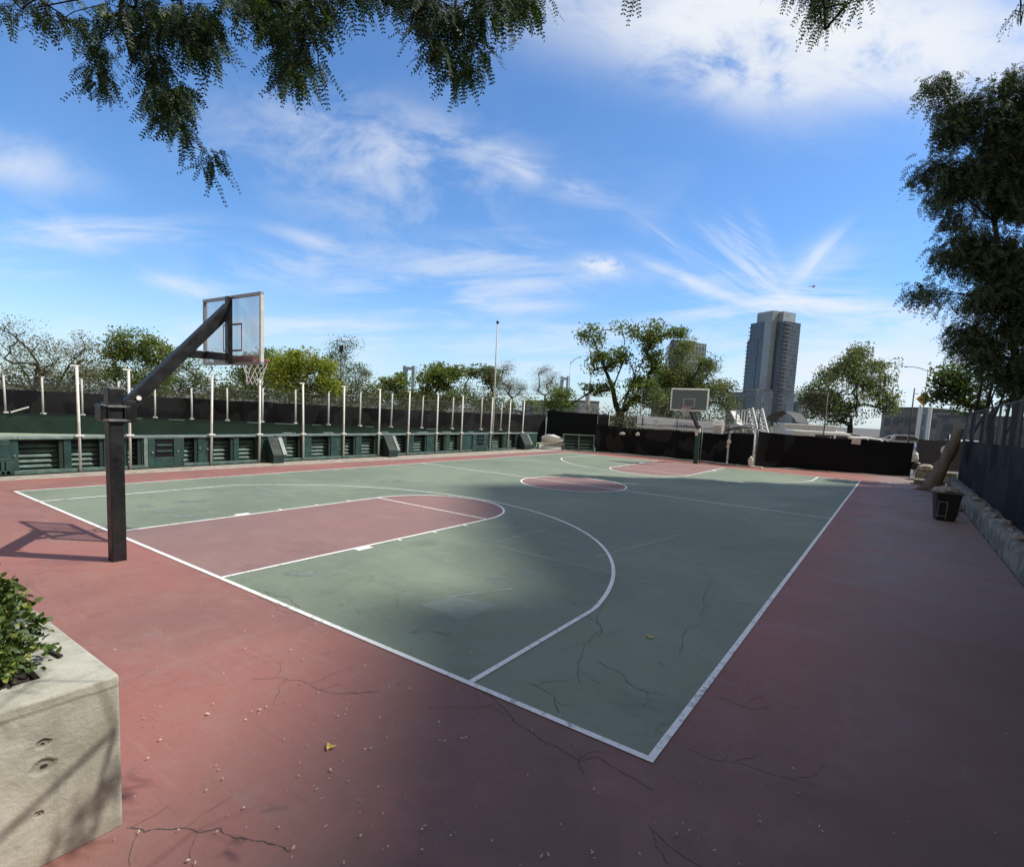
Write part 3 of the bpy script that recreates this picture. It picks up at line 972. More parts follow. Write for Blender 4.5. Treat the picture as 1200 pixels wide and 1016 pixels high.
def near_hoop():
    t = thing('basketball_hoop', 'nearest basketball hoop on a square black post with a slanted arm and clear backboard', 'basketball hoop', (7.46, -0.55, 0))
    # local coordinates: post at 0,0; +y towards the court
    s = 0.088
    mb = MB().box(-s, s, -s, s, -0.03, 2.47)
    mb.build('post', M['black_metal'], t, bevel=0.012)
    cap = MB().box(-s - .004, s + .004, -s - .004, s + .004, 2.472, 2.488).build('post_cap', M['grey_metal'], t)
    # clamp plates and bolts
    for y_ in (-s - 0.012, s + 0.012):
        MB().box(-s - 0.028, s + 0.028, y_ - 0.011, y_ + 0.011, 1.98, 2.27).build('clamp_plate', M['black_metal'], t, bevel=0.004)
    for zz in (2.22, 2.025):
        MB().box(s + 0.002, s + 0.045, -s - .02, s + 0.02, zz - .015, zz + .015).build('clamp_strap', M['grey_metal'], t)
        for x_ in (-s - 0.018, s + 0.018):
            MB().tube([(x_, -s - 0.07, zz), (x_, s + 0.07, zz)], 0.014, 8).build('clamp_bolt', M['grey_metal'], t)
    for x_ in (-s - 0.018, s + 0.018):
        MB().box(x_ - 0.012, x_ + 0.012, s + .025, s + 0.15, 1.99, 2.30).build('arm_bracket', M['black_metal'], t, bevel=0.004)
    # back stop behind the post
    MB().box(-s - .02, s + .02, -s - 0.10, -s - 0.03, 2.03, 2.24).build('height_adjuster', M['black_metal'], t, bevel=0.01)
    a, b = Vector((0, 0.13, 2.19)), Vector((0, 1.50, 3.74))
    arm = MB()
    d = (b - a).normalized()
    n_ = Vector((0, -d.z, d.y)) * 0.085
    w = 0.072
    pts = []
    e = b + Vector((0, 0.05, 0))
    lo0, up0 = a - n_, a + n_
    # far end cut upright
    up1 = up0 + d * ((e.y - up0.y) / d.y)
    lo1 = lo0 + d * ((e.y - lo0.y) / d.y)
    outline = [(lo0.y, lo0.z), (lo1.y, lo1.z), (up1.y, up1.z), (up0.y, up0.z)]
    arm.prism(outline, 'x', -w, w)
    ao = arm.build('arm', M['black_metal'], t, bevel=0.012)
    p = a + d * 0.22
    MB().tube([(w + 0.002, p.y, p.z - .01), (w + 0.03, p.y, p.z - .01)], 0.032, 12).build('bolt', M['bolt'], ao)
    MB().tube([(-w - 0.03, p.y, p.z - .01), (-w - 0.002, p.y, p.z - .01)], 0.032, 12).build('bolt', M['bolt'], ao)
    MB().bar((0, 1.0, 3.06), (0, 1.555, 3.07), 0.09, 0.12).build('lower_brace', M['black_metal'], t, bevel=0.006)
    yb = 1.66
    MB().box(-0.055, 0.055, yb - 0.10, yb - 0.03, 2.96, 4.04).build('backboard_mast', M['black_metal'], t, bevel=0.006)
    x0, x1, z0, z1 = -0.94, 0.88, 2.95, 4.06
    bb = MB().box(x0 + .02, x1 - .02, yb - 0.006, yb + 0.006, z0 + .02, z1 - .02).build('backboard', M['glass'], t)
    fr = MB()
    fr.box(x0, x1, yb - 0.025, yb + 0.025, z1 - 0.045, z1)
    fr.box(x0, x1, yb - 0.025, yb + 0.025, z0, z0 + 0.045)
    fr.box(x0, x0 + 0.045, yb - 0.025, yb + 0.025, z0 + .045, z1 - .045)
    fr.build('backboard_frame', M['alu'], bb)
    MB().box(x1 - 0.045, x1, yb - 0.025, yb + 0.025, z0 + .045, z1 - .045).build('backboard_frame', M['alu_pale'], bb)
    xc = (x0 + x1) / 2
    tg = MB()
    for (xa, xb, za, zb) in ((-.3, .3, 0, .03), (-.3, .3, .42, .45), (-.3, -.27, .03, .42), (.27, .3, .03, .42)):
        tg.box(xc + xa, xc + xb, yb + 0.007, yb + 0.010, 3.17 + za, 3.17 + zb)
    tg.build('target_square', M['rim'], bb)
    MB().box(xc - .62, xc + .62, yb + 0.008, yb + 0.024, z0 + 0.05, z0 + .15).build('rim_plate', M['rim'], bb)
    rz, ry = 3.07, yb + 0.38
    rm = MB()
    rm.tube([(xc + .228 * math.cos(q), ry + .228 * math.sin(q), rz) for q in [2 * math.pi * k / 32 for k in range(33)]], 0.013, 8, caps=False)
    rm.box(xc - .07, xc + .07, yb + .011, yb + .022, rz - .12, rz + .03)
    rm.bar((xc - .1, yb + .02, rz - .01), (xc - .1, ry - .19, rz - .01), .02, .03).bar((xc + .1, yb + .02, rz - .01), (xc + .1, ry - .19, rz - .01), .02, .03)
    ro = rm.build('rim', M['rim'], t)
    net_mesh(.20, xc, ry, rz - .01, .41).build('net', M['net'], ro, fixn=False)
    return t


near_hoop()


def far_hoop():
    t = thing('basketball_hoop', 'distant basketball hoop on a dark green post with white framed backboard', 'basketball hoop', (7.47, 26.5, 0))
    s = 0.11
    MB().box(-s, s, -s, s, -0.03, 2.12).build('post', M['wall_green'], t, bevel=0.01)
    MB().tube([(0.22, .05, -.02), (0.22, .05, 2.0)], 0.03, 8).build('side_pipe', M['rib'], t)
    yb = -1.95
    MB().bar((0, -0.05, 1.95), (-.02, yb + 0.12, 3.10), .13, .17).build('arm', M['black_metal'], t, bevel=0.008)
    MB().bar((0, -.1, 2.15), (-.02, yb + 0.1, 3.66), .06, .08).build('upper_brace', M['black_metal'], t)
    MB().box(-.14, .14, -.16, .03, 1.72, 1.95).box(-.10, .06, -.2, -.16, 1.56, 1.78).build('post_wrap', M['bag'], t, bevel=0.03)
    xc = -0.0
    hw, z0, z1 = 0.99, 2.86, 4.02
    MB().box(xc - .06, xc + .06, yb + .03, yb + .09, z0 + .1, z1 - .1).build('backboard_mast', M['black_metal'], t)
    bb = MB().box(xc - hw + .05, xc + hw - .05, yb - .006, yb + .006, z0 + .05, z1 - .05).build('backboard', M['smoky'], t)
    fr = MB()
    fr.box(xc - hw, xc + hw, yb - .025, yb + .025, z1 - .07, z1).box(xc - hw, xc + hw, yb - .025, yb + .025, z0, z0 + .07)
    fr.box(xc - hw, xc - hw + .07, yb - .025, yb + .025, z0 + .07, z1 - .07).box(xc + hw - .07, xc + hw, yb - .025, yb + .025, z0 + .07, z1 - .07)
    fr.build('backboard_frame', M['sign_white'], bb)
    tg = MB()
    for (xa, xb, za, zb) in ((-.31, .31, 0, .06), (-.31, .31, .40, .46), (-.31, -.25, .06, .40), (.25, .31, .06, .40)):
        tg.box(xc + xa, xc + xb, yb - .014, yb - .010, z0 + .2 + za, z0 + .2 + zb)
    tg.build('target_square', M['sign_white'], bb)
    rz, ry = 3.02, yb - .38
    rm = MB().tube([(xc + .228 * math.cos(q), ry + .228 * math.sin(q), rz) for q in [2 * math.pi * k / 24 for k in range(25)]], 0.014, 6, caps=False)
    rm.box(xc - .09, xc + .09, yb - .36 + .2, yb - .016, rz - .1, rz + .02)
    ro = rm.build('rim', M['rim'], t)
    net_mesh(.222, xc, ry, rz - .01, .42, wire=0.016).build('net', M['net'], ro, fixn=False)


far_hoop()

# ================================================================= NEAR RINK WALL (left)
def yat(u, x=-3.1, z=0.5):
    lo, hi = -4.0, 60.0
    for _ in range(40):
        mid = (lo + hi) / 2
        d = Vector((x, mid, z)) - EYE
        if d.dot(FW) <= 0.05 or PX + FPX * d.dot(RT) / d.dot(FW) < u:
            lo = mid
        else:
            hi = mid
    return lo


def rink_wall():
    t = thing('rink_wall', 'low dark green rink wall with ribbed open backs along the left of the court', 'wall', (-3.1, 0, 0))
    XF, XB = 0.0, -0.32                    # front and back of the wall in local x
    y_start, y_end = -9.0, 26.4
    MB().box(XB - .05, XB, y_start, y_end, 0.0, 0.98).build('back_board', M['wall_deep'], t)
    rl = MB()
    yy = y_start
    while yy < y_end - .1:
        y2 = min(yy + 2.44, y_end)
        dz = rnd.uniform(-.008, .008)
        rl.box(XB - .09, XF + .05, yy + .004, y2 - .004, 0.965 + dz, 1.03 + dz)
        yy = y2
    rl.build('top_ledge', M['rail'], t, bevel=0.008)
    MB().box(XB, XF + .04, y_start, y_end, 0.0, 0.10).build('bottom_sill', M['rib'], t, bevel=0.01)
    opens = [(22, 75), (84, 122), (128, 146), (150, 166), (216, 232), (250, 274), (280, 303), (336, 353), (365, 388), (403, 417), (424, 441),
             (465, 477), (485, 500), (511, 522), (527, 538), (577, 590), (597, 605)]
    spans = [(yat(a), yat(b)) for a, b in opens]
    spans = [(-8.6, -6.9), (-6.4, -4.6), (-4.2, -2.4), (-2.0, -0.3)] + spans
    edges = [y_start] + [v for s in spans for v in s] + [y_end]
    for i in range(0, len(edges), 2):
        a, b = edges[i], edges[i + 1]
        if b - a < .03:
            continue
        MB().box(XB + .001, XF, a, b, 0.10, 0.965).build('upright', M['wall_green'], t, bevel=0.012)
    for a, b in spans:
        rb = MB()
        n = max(1, round((b - a) / 1.0))
        for zc in (0.19, 0.335, 0.48, 0.625, 0.77):
            # slanted slat: bright on the top, dark under
            rb.prism([(XB + .004, zc + .055), (XB + .05, zc + .052), (XB + .12, zc - .02), (XB + .10, zc - .05), (XB + .004, zc - .045)], 'y', a + .005, b - .005)
        rb.build('ribbed_panel', M['rib'], t)
        st = MB()
        st.box(XB + .15, XF - .03, b - .10, b - .005, 0.102, 0.962)
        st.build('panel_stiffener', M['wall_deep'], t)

    def slotted(u0, u1, sa, sb, nslot):
        a, b = yat(u0), yat(u1)
        p = MB()
        ya, yb_ = yat(sa), yat(sb)
        p.box(XF + .003, XF + .05, a, ya, .03, .955).box(XF + .003, XF + .05, yb_, b, .03, .955)
        p.box(XF + .003, XF + .05, ya, yb_, .03, .33).box(XF + .003, XF + .05, ya, yb_, .92, .955)
        for k in range(nslot - 1):
            zc = .33 + (.59) * (k + 1) / nslot
            p.box(XF + .003, XF + .05, ya + .04, yb_ - .04, zc - .032, zc + .032)
        o = p.build('slotted_gate_panel', M['wall_green'], t, bevel=0.01)
        MB().box(XF + .004, XF + .02, ya, yb_, .331, .919).build('slot_shade_plate', M['screen'], o)  # black plate painting the shade inside the slots
        for yv, zv in ((a + .12, .5), (yb_ + .12, .52), (yb_ + .3, .2)):
            MB().tube([(XF + .05, yv, zv), (XF + .075, yv, zv)], .035, 10).build('bolt', M['rail'], o)
    slotted(173, 215, 181, 203, 3)
    slotted(553, 571, 558, 566, 3)
    MB().box(XF + .002, XF + .045, yat(168.3), yat(172.6), .04, .96).build('pale_channel', M['rail'], t)
    # boxed end with square holes at the frame's left edge
    e = MB()
    a, b = yat(3), yat(11)
    e.box(XF + .003, XF + .06, a - .55, b, .36, .46).box(XF + .003, XF + .06, b - .22, b, .46, .86).box(XF + .003, XF + .06, a - .55, b, .86, .96).box(XF + .003, XF + .06, a - .55, a - .40, .03, .95)
    e.box(XF + .003, XF + .06, a - .05, a + .02, .03, .36).box(XF + .003, XF + .06, b - .09, b + .08, .03, .36).box(XF + .003, XF + .06, a - .55, b, .03, .12)
    e.build('boxed_panel', M['wall_green'], t, bevel=0.01)
    # bolts on the uprights
    for u, zz in ((17, .52), (234, .6), (243, .55), (395, .62), (397, .4), (404, .5), (442, .5), (505, .6)):
        y_ = yat(u)
        MB().tube([(XF, y_, zz), (XF + .03, y_, zz)], .03, 8).build('bolt', M['rail'], t)
    for u, w_, zz in ((344, 14, 1.04), (390, 12, 1.04), (455, 10, 1.045), (500, 12, 1.045), (528, 10, 1.045), (556, 6, 1.045)):
        MB().box(XB - .1, XB + .05, yat(u - w_ / 2), yat(u + w_ / 2), zz, zz + .05).build('pale_cap_piece', M['rail'], t, bevel=0.01)


rink_wall()


def wedge(u0, u1, lab):
    a, b = yat(u0), yat(u1)
    t = thing('wedge_brace', lab, 'brace', (-3.095, a, 0), group='wedge braces on the green rink wall')
    w = b - a
    prof = [(0.07, 0.0), (0.54, 0.0), (0.54, 0.30), (0.14, .95), (0.07, .95)]
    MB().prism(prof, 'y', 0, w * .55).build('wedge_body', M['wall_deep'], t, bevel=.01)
    MB().bar((0.55, w * .55 + .05, 0.30), (0.15, w * .55 + .05, .94), .16, .05, up=(1, 0, .8)).build('sloping_strip', M['rail'], t, bevel=0.008)
    MB().box(0.07, .50, w * .55 + .001, w * .55 + .03, .0, .30).build('side_cheek', M['wall_green'], t)


wedge(311, 333, 'wedge brace with pale sloping strip on the rink wall right of the near hoop')
wedge(447, 465, 'dark green wedge brace with pale sloping strip at the middle of the rink wall')
wedge(607, 621, 'small dark green wedge brace at the far end of the rink wall')

ORD = ['first', 'second', 'third', 'fourth', 'fifth', 'sixth', 'seventh', 'eighth', 'ninth', 'tenth', 'eleventh', 'twelfth', 'thirteenth', 'fourteenth', 'fifteenth', 'sixteenth', 'seventeenth']
first_post = None
for i, (u, ubase_v, utop) in enumerate([(94.5, 552, 90), (153, 548, 150), (247.5, 544, 244.5), (304, 540, 304), (355.5, 538, 356), (402.5, 537, 404), (443.5, 535, 445), (477.5, 533, 481), (511, 530.5, 515), (540, 530, 545), (574, 528.5, 577), (595, 527, 599), (611, 526, 614)]):
    x, y = -3.03, yat(u, -3.03, 0.05)
    if first_post is None:
        t = thing('fence_post', '', 'post', (x, y, 0.1), group='white posts along the near green rink wall')
        MB().tube([(0, 0, -.1), (0, 0, 2.94)], 0.036, 10).build('pole', M['white_post'], t)
        MB().box(-.03, .03, -.15, .06, 2.942, 2.985).build('top_tab', M['white_post'], t)
        MB().box(-.06, .06, -.10, .10, 0.935, 0.985).build('clamp', M['white_post'], t)
        first_post = t
    else:
        t = copy_tree(first_post)
        t.location = (x, y, 0.1)
    t['label'] = '%s tall white post from the left along the near green rink wall' % ORD[i]
    du = (utop - u)
    t.rotation_euler = (R(rnd.uniform(-.9, .9) - (1.3 if 8 <= i <= 11 else 0.0)), R(rnd.uniform(-1.1, 1.1)), 0)

# ---------------------------------------------------------------- far rink wall, its posts, the dark windscreen
FAR = [(-24.5, -4.0), (-21.6, 1.5), (-20.4, 4.3), (-18.6, 8.0), (-17.0, 10.3), (-14.1, 13.4), (-11.7, 15.8), (-9.4, 18.9), (-7.4, 23.2), (-5.9, 28.2)]
t = thing('rink_wall', 'plain dark green rink wall across the rink in front of the black windscreen', 'wall', (0, 0, 0))
bd, cp = MB(), MB()
for (x0, y0), (x1, y1) in zip(FAR[:-1], FAR[1:]):
    bd.bar((x0, y0, .475), (x1, y1, .475), .08, .95)
    cp.bar((x0, y0, .965), (x1, y1, .965), .14, .025)
bd.build('board', M['far_green'], t)
cp.build('cap_strip', M['far_green'], t)
MB().bar(Vector((-18.75, 7.65, .99)), Vector((-18.25, 8.4, .99)), .1, .025).build('pale_cap_piece', M['rail'], t)
for u0, u1 in ((150, 166), (198, 216), (290, 303), (322, 345), (366, 376), (428, 438), (500, 512)):
    pa, pb = gnd(u0, 492 + (u0 - 200) * .036, .985), gnd(u1, 492 + (u1 - 200) * .036, .985)
    MB().bar((pa[0], pa[1], .992), (pb[0], pb[1], .992), .12, .03).build('pale_cap_piece', M['rail'], t)


def on_far(u, off=0.0):
    """where the sight line through column u crosses the far rink wall, moved OFF metres outwards"""
    d = ray(u, 490)
    best = None
    for (x0, y0), (x1, y1) in zip(FAR[:-1], FAR[1:]):
        den = d.x * (y1 - y0) - d.y * (x1 - x0)
        if abs(den) < 1e-9:
            continue
        s = ((x0 - EYE.x) * (y1 - y0) - (y0 - EYE.y) * (x1 - x0)) / den
        q = EYE + d * s
        w = ((q.x - x0) * (x1 - x0) + (q.y - y0) * (y1 - y0)) / ((x1 - x0) ** 2 + (y1 - y0) ** 2)
        if s > 0 and -0.001 <= w <= 1.001:
            best = (q.x, q.y)
            nx, ny = -(y1 - y0), (x1 - x0)
            ln = math.hypot(nx, ny)
            best = (q.x + nx / ln * off, q.y + ny / ln * off)
    return best


first = None
for i, (u, vt) in enumerate([(7, 440), (51, 442), (97, 444), (140, 447), (182, 454), (225, 455), (266.5, 455), (307.5, 455), (346.5, 457), (385, 459), (422, 460), (458.5, 461), (494.5, 464), (530, 466), (564, 467), (587, 472), (618, 472)]):
    p = on_far(u, 0.0)
    if p is None:
        continue
    hgt = zat(p[0], p[1], vt)
    if first is None:
        t = thing('fence_post', '', 'post', (p[0], p[1], .98), group='grey posts along the far green rink wall')
        MB().tube([(0, 0, 0), (0, 0, 1.88)], 0.045, 8).build('pole', M['grey_post'], t)
        MB().box(-.10, .04, -.03, .03, 1.882, 1.93).build('top_tab', M['grey_post'], t)
        MB().box(-.09, .09, -.09, .09, 0.0, .07).build('foot_plate', M['grey_post'], t)
        first = t
    else:
        t = copy_tree(first)
        t.location = (p[0], p[1], .98)
    t.scale = (1, 1, max(.7, min(1.15, (hgt - .98) / 1.9)))
    t.rotation_euler = (R(rnd.uniform(-1, 1)), R(rnd.uniform(-1, 1)), rnd.uniform(0, 6))
    t['label'] = '%s thin grey post from the left on the far green rink wall' % ORD[i]

p, q = on_far(14, -.12), on_far(35, -.12)
tag(MB().bar((p[0], p[1], 1.03), (q[0], q[1], 1.32), .07, .07).build('loose_pipe', M['white_post']), 'short white pipe leaning at a slant on the far rink wall', 'pipe')


def fence_run(pts, ztop, zbot, name, lab, cat, mat, post_mat, chain_top=None, spacing=3.0, post_h=None, chain_key='chain', rail=True, wav=0.11, seed=0, pr=0.03):
    """fabric hung on a chain-link fence: fabric > folds in its mesh, rail, posts, wire mesh"""
    t = thing(name, lab, cat)
    V = []
    cum = 0.0
    rows = 7
    lens = [math.hypot(b[0] - a[0], b[1] - a[1]) for a, b in zip(pts[:-1], pts[1:])]
    total = sum(lens)
    n = max(4, int(total / 0.18))
    Pn = []
    for i in range(n + 1):
        s = total * i / n
        k = 0
        while k < len(lens) - 1 and s > lens[k]:
            s -= lens[k]
            k += 1
        f = min(1, s / lens[k])
        a, b = pts[k], pts[k + 1]
        nx, ny = (b[1] - a[1]) / lens[k], -(b[0] - a[0]) / lens[k]
        Pn.append((a[0] + (b[0] - a[0]) * f, a[1] + (b[1] - a[1]) * f, nx, ny, k, f))
    Q = []
    for i, (x, y, nx, ny, k, f) in enumerate(Pn):
        zt = ztop[k] + (ztop[k + 1] - ztop[k]) * f
        zb = zbot[k] + (zbot[k + 1] - zbot[k]) * f
        s = total * i / n
        zt += 0.035 * mnoise.noise(Vector((s * .9, seed, 0))) - 0.02 * abs(math.sin(s * math.pi / spacing))
        zb += 0.03 * mnoise.noise(Vector((s * .8, seed + 9, 0)))
        for r in range(rows):
            w = r / (rows - 1)
            o = wav * mnoise.noise(Vector((s * .8, w * 1.6, seed))) + wav * .4 * mnoise.noise(Vector((s * 3.1, w * 1.2, seed + 4)))
            V.append((x + nx * o, y + ny * o, zb + (zt - zb) * w))
    for i in range(n):
        for r in range(rows - 1):
            b0 = i * rows + r
            Q.append((b0, b0 + rows, b0 + rows + 1, b0 + 1))
    np_mesh('windscreen_fabric', V, Q, mat, t, smooth=True)
    if chain_top is not None:
        cm = MB()
        rr_ = MB()
        for k in range(len(pts) - 1):
            (x0, y0), (x1, y1) = pts[k], pts[k + 1]
            cm.poly([(x0, y0, zbot[k] + .02), (x1, y1, zbot[k + 1] + .02), (x1, y1, chain_top), (x0, y0, chain_top)])
            rr_.tube([(x0, y0, chain_top), (x1, y1, chain_top)], .022, 6)
        o = cm.build('wire_mesh', M[chain_key], t)
        o.location = (pts[0][1] * 0 - .0, 0, 0)
        rr_.build('top_rail', post_mat, t)
    nposts = max(1, int(total / spacing))
    for j in range(nposts + 1):
        x, y, nx, ny, k, f = Pn[min(n, int(n * j / nposts))]
        hh = (chain_top if chain_top is not None else ztop[k]) + .06
        MB().tube([(x - nx * .07, y - ny * .07, -.03), (x - nx * .07, y - ny * .07, hh)], pr, 8).build('post', post_mat, t)
    return t


FB = [on_far(u, 0.0) for u in (0, 120, 250, 380, 500)]
off = 0.9
FS = [(-26.2, -4.6), (-23.2, 1.2), (-21.5, 4.6), (-19.6, 8.5), (-17.9, 11.1), (-14.9, 14.3), (-12.6, 16.7), (-10.4, 19.8), (-8.5, 24.2), (-7.0, 29.6), (-5.8, 31.6)]
fence_run(FS, [2.2, 2.2, 2.17, 2.15, 2.15, 2.15, 2.12, 2.1, 2.1, 2.15, 2.2], [.05] * 11, 'windscreen_fence', 'long black windscreen fence running behind the far rink wall at left', 'fence', M['screen'], M['dark_grey'], chain_top=2.75, spacing=3.2, chain_key='chain_dark')
# taller screen at the corner
fence_run([(-5.8, 31.8), (-0.6, 31.8)], [2.55, 2.45], [.05, .05], 'windscreen_fence', 'tall dark blue windscreen at the far left corner behind the benches', 'fence', M['screen_blue'], M['grey_post'], chain_top=None, spacing=5.2, seed=3)
# end fence behind the far baseline
fence_run([(0.45, 28.0), (3.0, 28.75), (8.5, 28.75)], [1.80, 1.66, 1.72], [.02, .02, .02], 'windscreen_fence', 'black windscreen fence behind the far hoop below the grey banner', 'fence', M['screen_blue'], M['dark_grey'], chain_top=2.35, spacing=4.2, seed=5, chain_key='chain_dark')
fence_run([(10.3, 28.1), (12.1, 29.55), (14.3, 29.95), (17.36, 31.3)], [1.98, 1.86, 1.84, 1.82], [.02] * 4, 'windscreen_fence', 'black windscreen fence in front of the white parked vehicles right of the gate', 'fence', M['screen_blue'], M['dark_grey'], chain_top=None, spacing=2.7, seed=8)
fence_run([(8.85, 28.0), (10.15, 27.75)], [1.80, 1.82], [.05, .05], 'windscreen_gate', 'narrow black screened gate between two posts with white bags', 'gate', M['screen_blue'], M['grey_post'], chain_top=None, spacing=1.3, seed=12, pr=0.05)
# patches on the right screen
tag(MB().bar((14.62, 29.98, 1.74), (15.02, 30.15, 1.71), .02, .30).build('paper_notice', M['bag']), 'small crumpled white notice on the black windscreen below the parked cars', 'notice')

# high chain-link backstop
t = thing('backstop_fence', 'tall thin chain-link backstop fence standing behind the far hoop', 'fence')
bx = [(2.9, 29.1), (6.4, 29.15), (10.05, 29.2), (13.2, 30.6)]
cm = MB()
for (x0, y0), (x1, y1) in zip(bx[:-1], bx[1:]):
    cm.poly([(x0, y0, .05), (x1, y1, .05), (x1, y1, 4.25), (x0, y0, 4.25)])
cm.build('wire_mesh', M['chain'], t)
for x, y in bx:
    MB().tube([(x, y, -.02), (x, y, 4.3)], .03, 8).build('post', M['dark_grey'], t)
for (x0, y0), (x1, y1) in zip(bx[:-1], bx[1:]):
    MB().tube([(x0, y0, 4.27), (x1, y1, 4.27)], .02, 6).build('top_rail', M['dark_grey'], t)

# banner on the fence
t = thing('banner', 'long grey banner with faint print hanging on the fence left of the far hoop', 'banner', (0, 0, 0))
V, Q = [], []
nb = 30
for i in range(nb + 1):
    f = i / nb
    x = 2.95 + 5.4 * f
    y = 28.56 - .05 * mnoise.noise(Vector((f * 6, 2, 0)))
    V += [(x, y, 1.77 - .02 * math.sin(f * 9) - .05 * f), (x, y + .01, 2.13 - .05 * f), (x, y, 2.47 - .10 * f + .02 * math.sin(f * 7))]
for i in range(nb):
    for r in range(2):
        Q.append((i * 3 + r, i * 3 + 3 + r, i * 3 + 4 + r, i * 3 + 1 + r))
bn = np_mesh('vinyl_sheet', V, Q, M['banner'], t, smooth=True)
ink = MB()
ink.box(3.32, 3.40, 28.46, 28.465, 1.84, 2.40)
for (xa, xb, z_) in ((4.05, 4.3, 2.20), (4.2, 4.42, 2.14), (4.05, 4.28, 2.02), (4.45, 4.62, 1.97)):
    ink.box(xa, xb, 28.46, 28.465, z_, z_ + .025)
for xa, xb, z_ in ((5.35, 6.75, 2.16), (5.3, 6.85, 1.92), (5.3, 5.35, 1.92)):
    ink.box(xa, xb, 28.46, 28.465, z_, z_ + .03)
xx = 5.42
while xx < 6.8:
    wdt = rnd.uniform(.05, .14)
    ink.box(xx, xx + wdt, 28.455, 28.46, 1.99, 2.09)
    xx += wdt + rnd.uniform(.03, .07)
ink.build('printed_marks', M['ink'], t)
t = thing('notice_board', 'white square notice sign on the fence right of the far hoop post', 'sign', (8.02, 28.45, 2.08))
MB().box(-.30, .30, 0, .02, -.40, .40).build('board', M['sign_white'], t)
ink = MB()
for k, z_ in enumerate((.26, .19, .05, 0.0, -.16, -.24)):
    ink.box(-.22, .18 - .06 * (k % 3), -.006, -.002, z_, z_ + .022)
ink.build('printed_lines', M['banner'], t)
# small bits on the gate
def lump(name, mat, loc, rx, ry, rz, lab, cat, group=None, seed=0, amp=.25):
    bm = bmesh.new()
    bmesh.ops.create_icosphere(bm, subdivisions=3, radius=1)
    for v in bm.verts:
        k = 1 + amp * mnoise.noise(v.co * 1.8 + Vector((seed * 3.1, seed, 0))) + amp * .5 * mnoise.noise(v.co * 4.5 + Vector((seed, 0, seed * 2)))
        v.co = Vector((v.co.x * rx * k, v.co.y * ry * k, max(v.co.z, -.75) * rz * k))
    me = bpy.data.meshes.new(name)
    bm.to_mesh(me)
    bm.free()
    for p in me.polygons:
        p.use_smooth = True
    me.materials.append(mat)
    o = put(bpy.data.objects.new(name, me))
    o.location = loc
    return tag(o, lab, cat, group)


lump('plastic_bag', M['bag'], (8.83, 27.86, 1.28), .12, .1, .15, 'white plastic bag tied high on the left gate post', 'bag', 'white bags on the gate posts', 1)
lump('plastic_bag', M['bag'], (8.80, 27.86, 1.02), .09, .08, .09, 'small white bag below the upper bag on the left gate post', 'bag', 'white bags on the gate posts', 2)
lump('plastic_bag', M['bag'], (10.12, 27.6, .30), .13, .1, .28, 'white bag at the foot of the right gate post', 'bag', 'white bags on the gate posts', 3)
lump('plastic_bag', M['bag'], (3.05, 28.55, 1.32), .14, .05, .12, 'pale plastic scrap caught on the dark fence left of the banner', 'bag', 'scraps caught on the dark fence', 4)
lump('plastic_bag', M['bag'], (2.1, 28.35, 1.30), .20, .05, .10, 'pale flattened scrap on the dark fence below the tall tree', 'bag', 'scraps caught on the dark fence', 5)
# grey tarp roof over the gate
t = thing('tarp', 'grey sagging tarp stretched over the gate behind the white notice', 'tarp', (9.4, 28.8, 0))
V, Q = [], []
for i in range(17):
    for j in range(7):
        f, q = i / 16, j / 6
        V.append((-1.1 + 2.2 * f, -.2 + 1.4 * q, 1.86 + .30 * math.sin(math.pi * f) ** .6 * (1 - .25 * q) + .03 * mnoise.noise(Vector((f * 5, q * 4, 3)))))
for i in range(16):
    for j in range(6):
        Q.append((i * 7 + j, i * 7 + 7 + j, i * 7 + 8 + j, i * 7 + j + 1))
np_mesh('tarp_sheet', V, Q, M['tarp'], t, smooth=True)
MB().box(-1.1, 1.1, -.24, -.18, 1.78, 1.87).build('tarp_rail', M['grey_metal'], t)
# kerb under the gate
tag(MB().box(8.2, 9.35, 27.85, 28.15, -.03, .06).box(9.45, 10.75, 27.55, 27.85, -.03, .07).build('kerb', M['kerb'], bevel=.015), kind='structure')
tag(MB().box(0.75, 1.6, 27.85, 28.05, -.03, .05).build('kerb', M['kerb'], bevel=.015), kind='structure')

# benches / loose rink boards in the corner
def board_section():
    t = thing('rink_board_section', 'freestanding pair of green ribbed rink board panels in the far left corner', 'rink board', (-1.35, 26.9, 0), math.atan2(28.3 - 26.9, .15 + 1.35))
    ln = 2.05
    MB().box(0, ln, .10, .14, .05, .95).build('back_board', M['wall_deep'], t)
    f = MB()
    for x in (0, ln / 2, ln):
        f.box(x - .05, x + .05, -.02, .10, 0, 1.0)
    f.build('upright', M['rib'], t)
    MB().box(-.05, ln + .05, -.04, .16, 1.002, 1.06).build('top_ledge', M['rail'], t)
    MB().box(-.05, ln + .05, -.06, -.022, .02, .12).build('bottom_sill', M['rib'], t)
    rb = MB()
    for x in (0, ln / 2):
        for z_ in (.25, .45, .65):
            rb.prism([(.095, z_ + .06), (.05, z_ + .05), (.01, z_ - .05), (.095, z_ - .06)], 'x', x + .06, x + ln / 2 - .06)
    rb.build('ribbed_panel', M['wall_green'], t)


board_section()
t = thing('bench', 'low wooden bench with a pale plank seat beside the far end of the rink wall', 'bench', (-2.1, 26.5, 0), .65)
MB().box(-.9, .9, -.18, .18, .34, .39).build('seat', M['kerb'], t)
for x in (-.8, .8):
    MB().box(x - .05, x + .05, -.15, .15, 0, .34).build('leg', M['dark_grey'], t)
lump('tarp_heap', M['bag'], (-2.25, 26.9, .62), .85, .25, .32, 'heap of crumpled white sheeting on the low bench in the corner', 'tarp heap', None, 7, .35)


